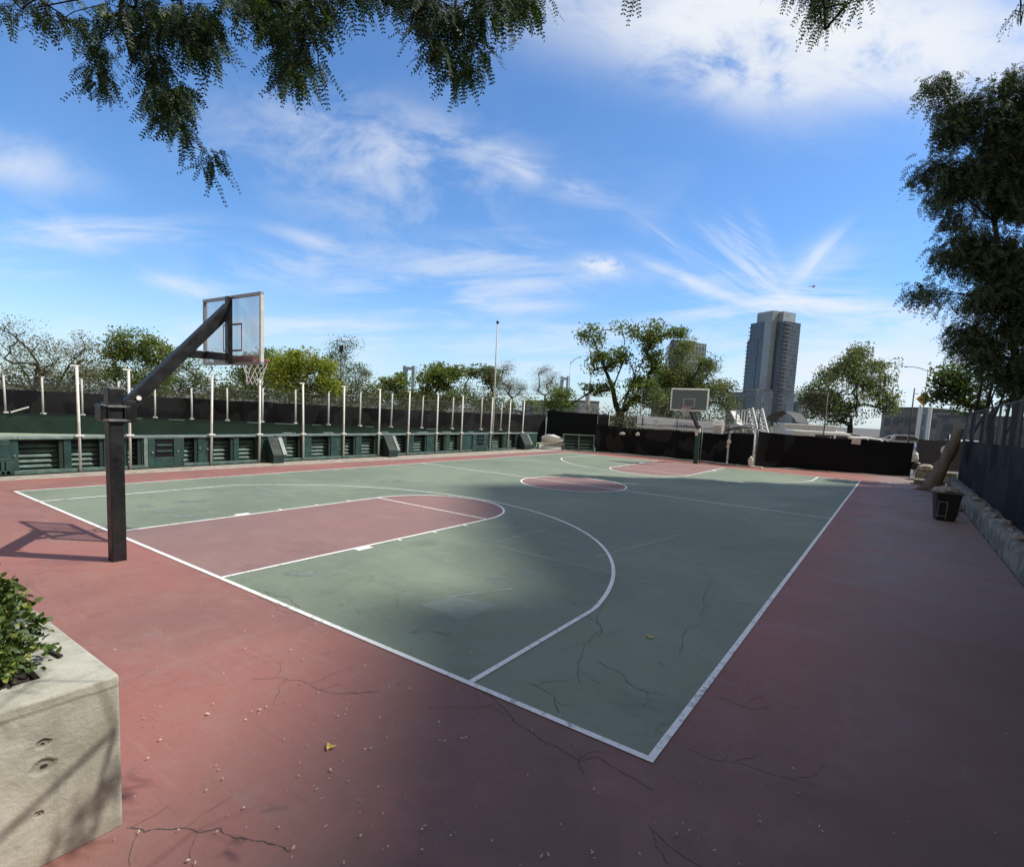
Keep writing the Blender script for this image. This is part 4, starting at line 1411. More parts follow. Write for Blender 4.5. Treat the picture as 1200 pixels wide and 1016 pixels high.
# ================================================================= RIGHT SIDE: stone edge, fence, bin, trunk
t = thing('stone_wall', 'low rough stone retaining wall along the right edge of the court', 'wall')
V, Q = [], []
ny = 220
y0_, y1_ = -10.0, 26.5
prof_n = 8
for i in range(ny + 1):
    y = y0_ + (y1_ - y0_) * i / ny
    zt = .46 + .02 * mnoise.noise(Vector((y * 1.1, 0, 3))) + .03 * mnoise.noise(Vector((y * 4, 0, 5)))
    pr_ = [(18.60, -.05), (18.605, zt * .35), (18.61, zt * .7), (18.63, zt * .95), (18.70, zt), (18.82, zt + .01), (18.95, zt), (19.02, zt - .02)]
    for k, (x, z_) in enumerate(pr_):
        j = .018 * mnoise.noise(Vector((y * 2.2, z_ * 5, 1))) + .014 * mnoise.noise(Vector((y * 8, z_ * 14, 2)))
        V.append((x + j, y, z_ + (j * .6 if k > 2 else 0)))
for i in range(ny):
    for k in range(prof_n - 1):
        b = i * prof_n + k
        Q.append((b, b + 1, b + prof_n + 1, b + prof_n))
np_mesh('wall_body', V, Q, M['stone'], t, smooth=True)


def rocks(name, items, mat, lab, cat, group):
    for i, (x, y, z_, rx, ry, rz_, lb) in enumerate(items):
        lump(name, mat, (x, y, z_), rx, ry, rz_, lb, cat, group, seed=20 + i, amp=.4)


WORDS = ['first', 'second', 'third', 'fourth', 'fifth', 'sixth', 'seventh', 'eighth', 'ninth', 'tenth', 'eleventh', 'twelfth']
its = []
for i, (y, s) in enumerate([(7.6, .20), (9.1, .17), (10.4, .24), (11.5, .10), (12.6, .21), (13.7, .12), (15.0, .18), (16.2, .12), (17.6, .2), (18.9, .13)]):
    its.append((18.80 + .03 * math.sin(i * 2.1), y, .475, s * .6, s * 1.0, s * .42, '%s loose pale stone from the camera on top of the low stone wall' % WORDS[i]))
rocks('loose_stone', its, M['rubble'], None, 'stone', 'loose stones on the right wall')
fence_run([(19.0, 27.0), (19.0, -8.0)], [2.16, 2.30], [.44, .44], 'windscreen_fence', 'dark blue windscreen fence standing on the low stone wall at right', 'fence', M['screen_blue'], M['dark_grey'], chain_top=3.3, spacing=3.0, seed=21, chain_key='chain_dark', wav=.10)
# bin
t = thing('trash_bin', 'black tapered trash bin heaped with rubble beside the stone wall', 'bin', (17.93, 15.5, -.01), R(8))
b0, b1, hh = .215, .295, .76
bm_ = MB()
bm_.hexa([(-b0, -b0, 0), (b0, -b0, 0), (b0, b0, 0), (-b0, b0, 0), (-b1, -b1, hh), (b1, -b1, hh), (b1, b1, hh), (-b1, b1, hh)])
bm_.build('bin_body', M['bin'], t, bevel=.03)
MB().box(-b1 - .03, b1 + .03, -b1 - .03, b1 + .03, hh + .002, hh + .05).build('bin_rim', M['bin_grey'], t, bevel=.012)
fr = MB()
for (xa, za, xb, zb) in ((-.22, .13, -.22, .56), (-.02, .05, -.02, .56), (-.22, .54, -.02, .54), (-.22, .14, -.02, .14)):
    yf = lambda z_: -(b0 + (b1 - b0) * z_ / hh) - .012
    fr.bar((xa, yf(za), za), (xb, yf(zb), zb), .022, .012, up=(0, 1, 0))
fr.build('front_frame', M['grey_metal'], t)
lump('rubble_heap', M['rubble'], (17.93, 15.5, .83), .30, .29, .10, 'heap of broken rubble and twigs filling the black trash bin', 'rubble', None, 44, .5)
for i, (x, y, s, lb) in enumerate([(18.2, 16.9, .16, 'pale broken stone lying just behind the black bin'), (18.35, 18.2, .2, 'rough pale boulder by the wall behind the bin'), (18.3, 20.4, .22, 'larger pale rock near the foot of the leaning trunk'), (18.45, 22.0, .18, 'white topped rock by the wall next to the leaning trunk')]):
    lump('loose_stone', M['rubble'], (x, y, s * .45), s, s * 1.1, s * .8, lb, 'stone', 'loose stones by the leaning trunk', 50 + i, .4)
# leaning broken trunk
t = thing('dead_tree', 'thick leaning dead tree trunk at the far right end of the stone wall', 'dead tree', (17.95, 24.6, 0))
pts, rad = [], []
for k in range(25):
    f = k / 24
    pts.append((.02 + .75 * f + .012 * math.sin(k * 1.7), .05 + .2 * f, -.08 + 2.7 * f))
    rad.append(.27 * (1 - .38 * f) + (.15 * (1 - f) ** 5))
o = MB().tube(pts, rad, 14).build('trunk', M['dead_wood'], t)
for v in o.data.vertices:
    n_ = mnoise.noise(Vector((v.co.x * 3, v.co.y * 3, v.co.z * 1.4))) * .07 + mnoise.noise(Vector(v.co) * 7) * .05
    v.co.x += n_
    v.co.y += n_ * .6
MB().tube([(-.05, -.1, -.05), (-.35, -.3, .02), (-.7, -.42, -.06)], [.2, .12, .03], 8).build('root', M['dead_wood'], t)
MB().tube([(.15, .1, -.05), (.45, -.2, .05), (.6, -.5, -.05)], [.18, .1, .03], 8).build('root', M['dead_wood'], t)
# concrete ledges and end pieces
tag(MB().box(17.45, 18.6, 26.9, 27.9, -.03, .22).build('stone_ledge', M['stone'], bevel=.03), 'grey stone ledge at the foot of the leaning trunk beside the fence end', 'ledge')
tag(MB().box(17.55, 19.2, 29.8, 30.6, -.03, .48).build('stone_ledge', M['stone'], bevel=.03), 'raised pale stone ledge behind the end of the black fence', 'ledge')
lump('loose_stone', M['rubble'], (17.95, 30.0, .60), .38, .35, .20, 'pale rounded boulder resting on the raised ledge at the gap', 'stone', 'loose stones at the fence gap', 61, .3)
fence_run([(17.6, 34.2), (20.3, 34.6)], [2.0, 2.0], [.3, .3], 'mesh_fence', 'short grey mesh fence seen through the gap past the black fence end', 'fence', simple('grey_mesh_fabric', (.07, .07, .075), .85), M['dark_grey'], None, 1.35, seed=31)
tag(MB().tube([(18.75, 31.0, 0), (18.75, 31.0, 2.35)], .07, 10).build('gate_post', M['black_metal']), 'black steel gate post by the gap beside the leaning trunk', 'post')
lump('plastic_bag', M['bag'], (18.62, 30.85, 1.55), .13, .11, .2, 'white bag tied to the black gate post at the gap', 'bag', 'white bags by the gap', 63)
lump('plastic_bag', M['bag'], (17.5, 31.35, 1.05), .14, .12, .28, 'white bag hanging on the end post of the black fence', 'bag', 'white bags by the gap', 64)
lump('rubbish_sack', M['bin'], (17.55, 31.25, .62), .25, .22, .26, 'black rubbish sack hooked on the end of the black fence', 'sack', None, 65)

# ================================================================= PLANTER AND SHRUB
CRN = (13.20, -2.47)
PT = .905
t = thing('concrete_planter', 'big pale cast concrete planter with a sharp corner at lower left', 'planter', (CRN[0], CRN[1], -.012))
wl = 5.2
rimw = .27
pb = MB()
# four walls, butted
pb.prism([(0, 0), (-wl, 0), (-wl, -rimw), (-rimw, -rimw), (-rimw, -4.4 + rimw), (-wl, -4.4 + rimw), (-wl, -4.4), (0, -4.4)], 'z', 0.0, PT)
po = pb.build('planter_body', M['planter'], t, bevel=.014)
MB().box(-wl, -wl - .27, -4.4, 0, 0.0, PT - .001).build('planter_end', M['planter'], t, bevel=.014)
V, Q = [], []
for i in range(41):
    for j in range(33):
        x = -wl + (wl - rimw - .001) * i / 40
        y = -rimw - .001 - (4.4 - 2 * rimw - .002) * j / 32
        V.append((x, y, PT - .035 + .05 * mnoise.noise(Vector((x * 2, y * 2, 0))) + .02 * mnoise.noise(Vector((x * 9, y * 9, 0)))))
for i in range(40):
    for j in range(32):
        b = i * 33 + j
        Q.append((b, b + 1, b + 34, b + 33))
np_mesh('soil', V, Q, M['soil'], t, smooth=True)


# ---- foliage helpers
def rand_dirs(n, up=0.0):
    v = NPR.normal(size=(n, 3))
    v[:, 2] += up
    return v / np.linalg.norm(v, axis=1, keepdims=True)


def leaf_quads(cent, length, width, down=0.0, fold=0.0):
    """diamond leaves: one quad each"""
    n = len(cent)
    a = rand_dirs(n, -down)
    r = rand_dirs(n)
    b = np.cross(a, r)
    b /= np.linalg.norm(b, axis=1, keepdims=True) + 1e-9
    Ls = length * NPR.uniform(.65, 1.35, (n, 1))
    Ws = width * NPR.uniform(.7, 1.3, (n, 1))
    V = np.empty((n, 4, 3))
    V[:, 0] = cent - a * Ls / 2
    V[:, 1] = cent + b * Ws / 2
    V[:, 2] = cent + a * Ls / 2
    V[:, 3] = cent - b * Ws / 2
    return V.reshape(-1, 3), np.arange(n * 4).reshape(n, 4)


def oval_leaves(base, dirs, length, width):
    """pointed oval leaf with a fold along the midrib: two quads sharing the midrib"""
    n = len(base)
    r = rand_dirs(n, 1.2)
    b = np.cross(dirs, r)
    b /= np.linalg.norm(b, axis=1, keepdims=True) + 1e-9
    nr = np.cross(b, dirs)
    Ls = length * NPR.uniform(.6, 1.25, (n, 1))
    Ws = width * NPR.uniform(.75, 1.2, (n, 1))
    p0 = base
    p1 = base + dirs * Ls * .5 - nr * Ls * .03
    p2 = base + dirs * Ls - nr * Ls * .14
    l1 = base + dirs * Ls * .42 + b * Ws / 2 + nr * Ws * .22
    r1 = base + dirs * Ls * .42 - b * Ws / 2 + nr * Ws * .22
    l2 = base + dirs * Ls * .78 + b * Ws * .32 + nr * Ws * .05
    r2 = base + dirs * Ls * .78 - b * Ws * .32 + nr * Ws * .05
    V = np.stack([p0, l1, l2, p2, r2, r1, p1], 1).reshape(-1, 3)
    k = np.arange(n)[:, None] * 7
    Q = np.concatenate([k + np.array([[0, 6, 2, 1]]), k + np.array([[6, 3, 2, 2]])[:, [0, 1, 2, 2]], ], 0)
    # quads only: outer halves as two quads each
    Q = np.concatenate([k + np.array([[0, 6, 2, 1]]), k + np.array([[0, 5, 4, 6]]), k + np.array([[6, 4, 3, 2]])], 0)
    return V, Q


def pinnate(base, dirs, length, pairs=10, leaflet=.022, lw=.0085, sag=.55):
    """locust leaf: a drooping stalk with pairs of leaflets"""
    n = len(base)
    side = np.cross(dirs, rand_dirs(n, 2.0))
    side /= np.linalg.norm(side, axis=1, keepdims=True) + 1e-9
    Ls = length * NPR.uniform(.55, 1.3, (n, 1))
    VV = []
    for i in range(pairs):
        f = (i + 1) / pairs
        pos = base + dirs * Ls * f + np.array([0, 0, -1.0]) * Ls * sag * f * f * .6
        tang = dirs + np.array([0, 0, -1.0]) * sag * 1.2 * f
        tang /= np.linalg.norm(tang, axis=1, keepdims=True)
        sd = side - tang * np.sum(side * tang, 1, keepdims=True)
        sd /= np.linalg.norm(sd, axis=1, keepdims=True) + 1e-9
        nr = np.cross(sd, tang)
        lf = leaflet * (1 - .35 * abs(f - .5) * 2)
        for s in (-1, 1):
            ax = sd * s * .88 + tang * .42 + nr * NPR.uniform(-.45, .25, (n, 1))
            ax /= np.linalg.norm(ax, axis=1, keepdims=True)
            wv = np.cross(ax, nr)
            wv /= np.linalg.norm(wv, axis=1, keepdims=True) + 1e-9
            k = NPR.uniform(.8, 1.15, (n, 1))
            VV.append(np.stack([pos, pos + ax * lf * .5 * k + wv * lw * .5, pos + ax * lf * k, pos + ax * lf * .5 * k - wv * lw * .5], 1))
    # stalk as a thin strip in two steps
    for f0, f1 in ((0, .5), (.5, 1.0)):
        pa = base + dirs * Ls * f0 + np.array([0, 0, -1.0]) * Ls * sag * f0 * f0 * .6
        pb_ = base + dirs * Ls * f1 + np.array([0, 0, -1.0]) * Ls * sag * f1 * f1 * .6
        wv = side * (lw * .16)
        VV.append(np.stack([pa - wv, pb_ - wv * .6, pb_ + wv * .6, pa + wv], 1))
    V = np.concatenate(VV, 0).reshape(-1, 3)
    return V, np.arange(len(V)).reshape(-1, 4)


def smooth_path(a, b, bend, n=3):
    pts = []
    for i in range(n + 1):
        f = i / n
        pts.append(a + (b - a) * f + bend * (f * (1 - f) * 4))
    return pts


def branch_mesh(seeds, tips, r_tip, r_max, name, mat, parent, sides=6, wig=.12, droop=0.0, power=1.75):
    """grow limbs: every tip is tied to the nearest point of what has grown so far; thickness follows the load carried"""
    pos = [Vector(s[0]) for s in seeds]
    par = [s[1] for s in seeds]
    root = pos[0]
    order = sorted(range(len(tips)), key=lambda i: (Vector(tips[i]) - root).length)
    arr = np.array([tuple(p) for p in pos])
    for i in order:
        tp = Vector(tips[i])
        d = np.linalg.norm(arr - np.array(tuple(tp)), axis=1)
        # prefer joining points that lie nearer the root
        pen = np.linalg.norm(arr - np.array(tuple(root)), axis=1)
        j = int(np.argmin(d + .22 * pen))
        a = pos[j]
        ln = (tp - a).length
        n = 3 if ln > .5 else 2
        bend = Vector((rnd.uniform(-1, 1), rnd.uniform(-1, 1), rnd.uniform(-.3, 1) - droop)) * ln * wig
        prev = j
        for k in range(1, n + 1):
            f = k / n
            q = a + (tp - a) * f + bend * (f * (1 - f) * 4)
            pos.append(q)
            par.append(prev)
            prev = len(pos) - 1
        arr = np.array([tuple(p) for p in pos])
    load = [0.0] * len(pos)
    kids = [0] * len(pos)
    for i, p in enumerate(par):
        if p >= 0:
            kids[p] += 1
    for i in range(len(pos) - 1, -1, -1):
        if kids[i] == 0:
            load[i] += 1.0
        if par[i] >= 0:
            load[par[i]] += load[i]
    mx = max(load)
    radius = [max(r_tip, r_max * (l / mx) ** (1 / power)) for l in load]
    mb = MB()
    for i, p in enumerate(par):
        if p >= 0:
            ra = min(radius[p], radius[i] * 1.35)
            mb.tube([pos[p], pos[i]], [ra, radius[i]], sides, caps=False)
    o = mb.build(name, mat, parent, fixn=False)
    return o


# shrub in the planter
sc_ = Vector((12.62, -3.10, PT))
t = thing('shrub', 'rounded glossy green shrub growing in the concrete planter', 'shrub', tuple(sc_))
cents, dirs_ = [], []
tips = []
for k in range(360):
    d = rand_dirs(1, .55)[0]
    rr_ = rnd.uniform(.55, 1.0) ** .6
    lob = 1 + .22 * mnoise.noise(Vector(d) * 2.2 + Vector((5, 1, 2)))
    p = np.array([d[0] * .40, d[1] * .40, max(-.02, d[2]) * .48 + .09]) * rr_ * lob
    tips.append(p)
    m_ = 12
    base = p + NPR.normal(size=(m_, 3)) * .022 + np.linspace(0, .05, m_)[:, None] * d
    dd = rand_dirs(m_) * .9 + d * .75
    cents.append(base)
    dirs_.append(dd / np.linalg.norm(dd, axis=1, keepdims=True))
for d0 in ([.10, .22, .58], [.0, .10, .60], [.26, .12, .46], [.30, .24, .30], [-.1, .2, .57]):
    p = np.array(d0)
    m_ = 10
    cents.append(p + NPR.normal(size=(m_, 3)) * .02)
    dd = rand_dirs(m_) * .8 + np.array([.2, .1, .8])
    dirs_.append(dd / np.linalg.norm(dd, axis=1, keepdims=True))
    tips.append(p)
V, Q = oval_leaves(np.concatenate(cents), np.concatenate(dirs_), .046, .028)
np_mesh('foliage', V, Q, M['leaf_shrub'], t, smooth=True)
branch_mesh([((0, 0, -.03), -1), ((0.02, 0, .05), 0)], [Vector(p) * .93 for p in tips[::2]], .0025, .02, 'stems', M['bark_dark'], t, 5)
# a little bark mulch scattered on the rim
V, Q = leaf_quads(np.stack([NPR.uniform(12.2, 12.98, 60), NPR.uniform(-3.6, -2.72, 60), np.full(60, PT + .006)], 1), .03, .012)
V[:, 2] = np.clip(V[:, 2], PT - .004, PT + .012)
tag(np_mesh('bark_mulch', V, Q, M['soil']), 'dark scraps of bark mulch around the shrub in the planter', 'mulch', kind='stuff')
tag(MB().bar((12.58, -2.62, PT - .004), (12.75, -2.60, PT + .002), .018, .012).build('twig', M['bark_dark']), 'small dark twig lying on the planter rim', 'twig')


# ================================================================= TREES
def tree_from_lobes(name, label, lobes, depth, base_uv, mat, bark, leaf=(.22, .13), per=60, tips_per=26, trunk_r=.22, dj=1.0, gap=.0, style='quad', spread=.42, group=None, limbs=None, base_d=None, wig=.12, sparse_low=0, core=False):
    """crown described by where its lobes stand (column, row, half-width, half-height in photo pixels at DEPTH metres)"""
    bx_, by_ = base_uv
    bd_ = base_d or depth
    p = at(bx_, by_, bd_)
    bp = Vector((p.x, p.y, 0))
    t = thing(name, label, 'tree', tuple(bp), group=group)
    tips, leaves_c = [], []
    for (u, v, ru, rv) in lobes:
        k = depth / FPX
        area = (ru * k) * (rv * k)
        n = max(5, int(tips_per * area * 1.3))
        c = at(u, v, depth)
        for i in range(n):
            d = rand_dirs(1)[0] * rnd.uniform(.35, 1.0) ** .5
            dz = d[2] * min(ru, (ru + rv) / 2) * k * dj
            q = c + RT * (d[0] * ru * k) + UP * (d[1] * rv * k) + FW * dz
            if gap and mnoise.noise(q * .55 + Vector((len(lobes), depth, 0))) < -gap:
                continue
            if q.z < .5:
                continue
            tips.append(q)
            m_ = max(3, int(per * (2.6 if style == 'quad' else 2.0) * rnd.uniform(.5, 1.5)))
            sp = spread * rnd.uniform(.6, 1.3)
            g3 = np.clip(NPR.normal(size=(m_, 3)), -1.5, 1.5) * np.array([sp, sp, sp * .7])
            leaves_c.append(np.array(tuple(q - bp)) + g3)
    cent = np.concatenate(leaves_c)
    if style == 'quad':
        V, Q = leaf_quads(cent, leaf[0] * 1.05, leaf[1] * 1.15, .3)
    else:
        dd = rand_dirs(len(cent), -.35)
        dd[:, :2] *= 1.3
        dd /= np.linalg.norm(dd, axis=1, keepdims=True)
        V, Q = pinnate(cent, dd, leaf[0], 5, leaf[1], leaf[1] * .42, .8)
    np_mesh('crown', V, Q, mat, t)
    low = min(q.z for q in tips)
    seeds = [((0, 0, -.1), -1)]
    hgt_ = max(.8, low * .9)
    cxy = sum((q for q in tips), Vector()) / len(tips) - bp
    for k in range(1, 4):
        f = k / 3
        seeds.append(((cxy.x * .18 * f, cxy.y * .18 * f, hgt_ * f), k - 1))
    if limbs:
        for path in limbs:
            par = 3 if path[0] != 'root' else 0
            if path[0] == 'root':
                path = path[1:]
            for (u, v, ddp) in path:
                q = at(u, v, depth + ddp) - bp
                seeds.append((tuple(q), par))
                par = len(seeds) - 1
    tl = [q - bp for q in tips]
    if len(tl) > 260:
        tl = rnd.sample(tl, 260)
    branch_mesh(seeds, tl, .0055 * depth / 30, trunk_r * .85, 'trunk', bark, t, 6, wig)
    return t


G = 'trees beyond the rink'
tree_from_lobes('acacia_tree', 'sparse brownish tree with dark bare slanting limbs at the far left edge', [(8, 385, 20, 10), (-25, 400, 26, 16), (38, 398, 24, 12), (10, 415, 30, 16), (55, 420, 18, 14), (-40, 430, 40, 20), (30, 440, 40, 16)], 34, (46, 470), M['leaf_brown'], M['bark_dark'], (.11, .05), 42, 9, .20, 1.0, .12, spread=.5, group=G,
                limbs=[[(47, 440, 0), (44, 425, 0), (32, 408, 0), (14, 392, 0), (2, 380, 0)], [(34, 445, 1), (22, 425, 1), (8, 410, 1), (-8, 395, 1)], [(44, 425, 0), (36, 414, -.5), (46, 402, -.5)]])
tree_from_lobes('acacia_tree', 'sparse leaning tree with a slanted dark limb left of the first white post', [(92, 402, 20, 8), (80, 418, 22, 14), (108, 425, 20, 18), (70, 440, 30, 18), (100, 450, 26, 16)], 36, (62, 475), M['leaf_brown'], M['bark_dark'], (.11, .055), 40, 9, .15, 1.0, .1, spread=.45, group=G,
                limbs=[[(66, 455, 0), (74, 440, 0), (83, 426, 0), (95, 414, 0)]])
tree_from_lobes('leafy_tree', 'bushy tree with yellow green top above dark lower foliage left of the slanted hoop arm', [(135, 410, 14, 16), (155, 402, 22, 14), (175, 412, 22, 16), (195, 425, 14, 14), (150, 428, 26, 18), (140, 448, 26, 16), (175, 446, 26, 18)], 38, (160, 480), M['leaf_green'], M['bark_dark'], (.15, .09), 46, 16, .22, 1.0, .1, spread=.42, group=G)
tree_from_lobes('leafy_tree', 'thin grey green tree seen under the slanted hoop arm', [(222, 425, 12, 16), (240, 432, 16, 18), (228, 448, 26, 16), (208, 452, 20, 12)], 40, (228, 480), M['leaf_grey'], M['bark_dark'], (.13, .07), 44, 13, .15, 1.0, .12, spread=.42, group=G)
tree_from_lobes('leafy_tree', 'dark green tree behind the hoop net', [(296, 440, 22, 20), (312, 428, 20, 18), (285, 455, 22, 16), (320, 450, 24, 20)], 50, (300, 485), M['leaf_green'], M['bark_dark'], (.20, .13), 46, 10, .2, 1.0, .1, spread=.55, group=G)
tree_from_lobes('leafy_tree', 'bright yellow green rounded tree right of the hoop', [(338, 424, 20, 13), (358, 430, 26, 16), (376, 440, 20, 18), (350, 445, 30, 20), (384, 456, 14, 14), (330, 440, 16, 16), (360, 460, 26, 12)], 42, (360, 490), M['leaf_yellow'], M['bark_dark'], (.17, .10), 44, 14, .22, 1.0, .10, spread=.40, group=G)
tree_from_lobes('bare_tree', 'thin half bare tree around the floodlight mast', [(398, 425, 18, 16), (412, 440, 20, 16), (430, 452, 18, 14), (395, 450, 16, 18), (440, 462, 16, 10), (408, 408, 18, 9)], 47, (404, 485), M['leaf_grey'], M['bark_dark'], (.13, .07), 34, 11, .15, 1.0, .05, spread=.45, group=G)
tree_from_lobes('leafy_tree', 'small round green tree just left of the pale bridge tower', [(462, 446, 15, 10), (460, 460, 17, 12), (470, 468, 14, 10)], 60, (463, 490), M['leaf_green'], M['bark_dark'], (.26, .17), 40, 9, .18, 1.0, .15, spread=.5, group=G)
tree_from_lobes('leafy_tree', 'green tree with uneven top right of the pale bridge tower', [(512, 432, 12, 9), (525, 445, 18, 12), (505, 448, 14, 12), (535, 437, 8, 8), (518, 465, 24, 12), (500, 470, 16, 10)], 58, (519, 490), M['leaf_green'], M['bark_dark'], (.25, .16), 40, 9, .2, 1.0, .12, spread=.5, group=G)
tree_from_lobes('leafy_tree', 'grey green tree with open crown left of the tall white pole', [(555, 435, 12, 10), (568, 446, 16, 12), (552, 452, 14, 10), (576, 436, 9, 8), (565, 466, 20, 12)], 60, (562, 490), M['leaf_grey'], M['bark_dark'], (.22, .14), 46, 10, .2, 1.0, .08, spread=.55, group=G)
tree_from_lobes('bare_tree', 'pinkish nearly bare tree right of the tall white pole', [(597, 440, 13, 13), (590, 452, 10, 10), (604, 455, 10, 9)], 55, (598, 490), M['leaf_bare'], M['bark'], (.20, .022), 70, 11, .13, 1.0, .05, spread=.45, group=G)
tree_from_lobes('bare_tree', 'small nearly bare tree above the corner of the black windscreens', [(637, 442, 14, 11), (628, 452, 9, 8), (646, 454, 9, 8)], 55, (637, 490), M['leaf_bare'], M['bark'], (.20, .022), 70, 11, .12, 1.0, .05, spread=.45, group=G)
tree_from_lobes('spreading_tree', 'tall open spreading tree with dark forked limbs behind the end fence', [(698, 394, 16, 11), (718, 408, 18, 14), (735, 388, 14, 11), (762, 382, 12, 11), (752, 402, 18, 13), (706, 425, 14, 12), (735, 430, 16, 12), (700, 450, 18, 12), (768, 408, 14, 14), (790, 396, 20, 8), (776, 425, 16, 12), (745, 455, 22, 14), (765, 470, 16, 12), (690, 470, 18, 10), (722, 478, 26, 12), (660, 468, 14, 10)], 44, (724, 505), M['leaf_green'], M['bark_dark'], (.19, .115), 34, 12, .42, 1.0, .07, spread=.42,
                limbs=[[(722, 478, 0), (718, 455, 0), (708, 430, 0), (700, 410, .6), (694, 396, .8)], [(722, 478, 0), (735, 460, -.6), (748, 436, -.8), (756, 415, -.6), (762, 390, -.6)], [(735, 460, -.6), (752, 445, .8), (772, 425, 1.2), (790, 404, 1.2)], [(718, 455, 0), (728, 430, 1), (732, 400, 1)], [(744, 440, -.6), (738, 425, -1.2), (722, 412, -1.4)]], group=G)
tree_from_lobes('spreading_tree', 'wide yellowish green tree with arching crown in front of the office tower', [(800, 425, 22, 14), (822, 440, 26, 18), (845, 455, 14, 16), (795, 450, 24, 18), (825, 468, 26, 14), (780, 470, 20, 16), (775, 440, 14, 14), (808, 408, 10, 8), (850, 480, 8, 8)], 50, (778, 508), M['leaf_olive'], M['bark_dark'], (.20, .085), 60, 10, .36, 1.0, .16, spread=.55, group=G,
                limbs=[[(775, 485, 0), (772, 455, 0), (780, 425, .4), (790, 408, .6)], [(775, 485, 0), (800, 458, -1), (830, 445, -1.4)]])
tree_from_lobes('leafy_tree', 'broad dark green tree behind the white parked vehicles', [(1005, 425, 18, 14), (985, 440, 22, 16), (1022, 440, 20, 16), (965, 460, 24, 18), (1000, 465, 30, 20), (1032, 468, 16, 18), (948, 478, 14, 12), (985, 485, 34, 10), (1015, 414, 14, 9), (1030, 425, 14, 10), (960, 470, 18, 12)], 58, (997, 510), M['leaf_grey'], M['bark_dark'], (.24, .13), 40, 9, .34, 1.0, .10, spread=.62, group=G)
for (u, v, ru, rv, d, mk, lab) in ((258, 462, 22, 12, 44, 'leaf_grey', 'low grey green tree just left of the near hoop net'), (428, 462, 18, 12, 52, 'leaf_green', 'low leafy tree between the floodlight mast and the small round tree'), (487, 470, 16, 9, 62, 'leaf_olive', 'small olive tree directly below the pale bridge tower'), (612, 474, 22, 8, 58, 'leaf_green', 'low green tree beneath the pinkish bare trees'), (655, 468, 18, 13, 52, 'leaf_green', 'leafy tree left of the tall spreading tree above the corner screen')):
    tree_from_lobes('leafy_tree', lab, [(u - ru * .5, v + rv * .3, ru * .6, rv * .8), (u + ru * .45, v + rv * .2, ru * .6, rv * .8), (u, v - rv * .5, ru * .55, rv * .7)], d, (u, 495), M[mk], M['bark_dark'], (.17, .10), 44, 12, .13, 1.0, .12, spread=.42, group=G)
# low growth behind the dark windscreen
ug, uq, nn = [], [], 0
for k in range(420):
    f = rnd.random()
    i = min(len(FS) - 2, int(f * (len(FS) - 1)))
    g_ = f * (len(FS) - 1) - i
    x = FS[i][0] + (FS[i + 1][0] - FS[i][0]) * g_
    y = FS[i][1] + (FS[i + 1][1] - FS[i][1]) * g_
    nx, ny_ = -(FS[i + 1][1] - FS[i][1]), (FS[i + 1][0] - FS[i][0])
    ln = math.hypot(nx, ny_)
    o_ = rnd.uniform(2.0, 16)
    hh = rnd.uniform(1.0, 2.5) + o_ * .06 + .7 * mnoise.noise(Vector((x * .22, y * .22, 0)))
    c = np.array([x + nx / ln * o_, y + ny_ / ln * o_, hh])
    ug.append(c + NPR.normal(size=(40, 3)) * np.array([.8, .8, .55]))
for k in range(170):
    c = np.array([rnd.uniform(-6, 8), rnd.uniform(34, 46), rnd.uniform(.8, 2.6)])
    ug.append(c + NPR.normal(size=(40, 3)) * np.array([.8, .8, .5]))
V, Q = leaf_quads(np.concatenate(ug), .20, .11, .2)
tag(np_mesh('undergrowth', V, Q, M['under']), 'mass of dull green undergrowth behind the black windscreen fences', 'undergrowth', kind='stuff')

# the dark locust at right
tree_from_lobes('locust_tree', 'tall dark locust tree with drooping leaves rising behind the right fence', [(1104, 106, 14, 12), (1122, 128, 20, 13), (1110, 160, 16, 16), (1150, 150, 28, 20), (1185, 110, 26, 20), (1092, 206, 20, 11), (1112, 222, 22, 12), (1145, 205, 32, 18), (1190, 180, 36, 30), (1178, 78, 16, 12), (1180, 222, 34, 24), (1185, 336, 34, 16), (1160, 284, 28, 14), (1195, 148, 34, 20), (1175, 385, 34, 14), (1120, 250, 18, 12), (1150, 262, 30, 18), (1195, 255, 36, 28), (1118, 296, 14, 9), (1155, 305, 34, 18), (1195, 315, 34, 24), (1088, 338, 14, 8), (1108, 344, 20, 11), (1140, 350, 28, 13), (1185, 362, 36, 20), (1112, 388, 14, 9), (1138, 398, 26, 14), (1180, 412, 38, 20), (1250, 130, 50, 50), (1255, 240, 50, 60), (1250, 360, 50, 60), (1205, 440, 40, 18)], 19.5, (1192, 520), M['leaf_locust'], M['bark_dark'], (.36, .105), 24, 27, .20, .9, .22, style='pinnate', spread=.30, wig=.10,
                limbs=[[(1190, 430, 0), (1180, 350, 0), (1165, 260, .3), (1150, 180, .3)], [(1180, 350, 0), (1130, 345, -.8), (1095, 338, -1)], [(1165, 260, .3), (1120, 222, -.5)], [(1190, 400, 0), (1215, 300, .6), (1225, 180, .6)]])
tree_from_lobes('locust_tree', 'low spreading tree with lighter green lower branches behind the right fence', [(1112, 440, 15, 10), (1102, 462, 10, 6), (1122, 455, 16, 10), (1140, 440, 20, 14), (1165, 450, 28, 16), (1135, 470, 18, 10), (1160, 473, 22, 10), (1192, 462, 24, 14)], 24, (1164, 520), M['leaf_dark'], M['bark_dark'], (.16, .085), 60, 14, .16, 1.0, .14, spread=.4,
                limbs=[[(1164, 480, 0), (1160, 462, 0), (1140, 450, 0)]])
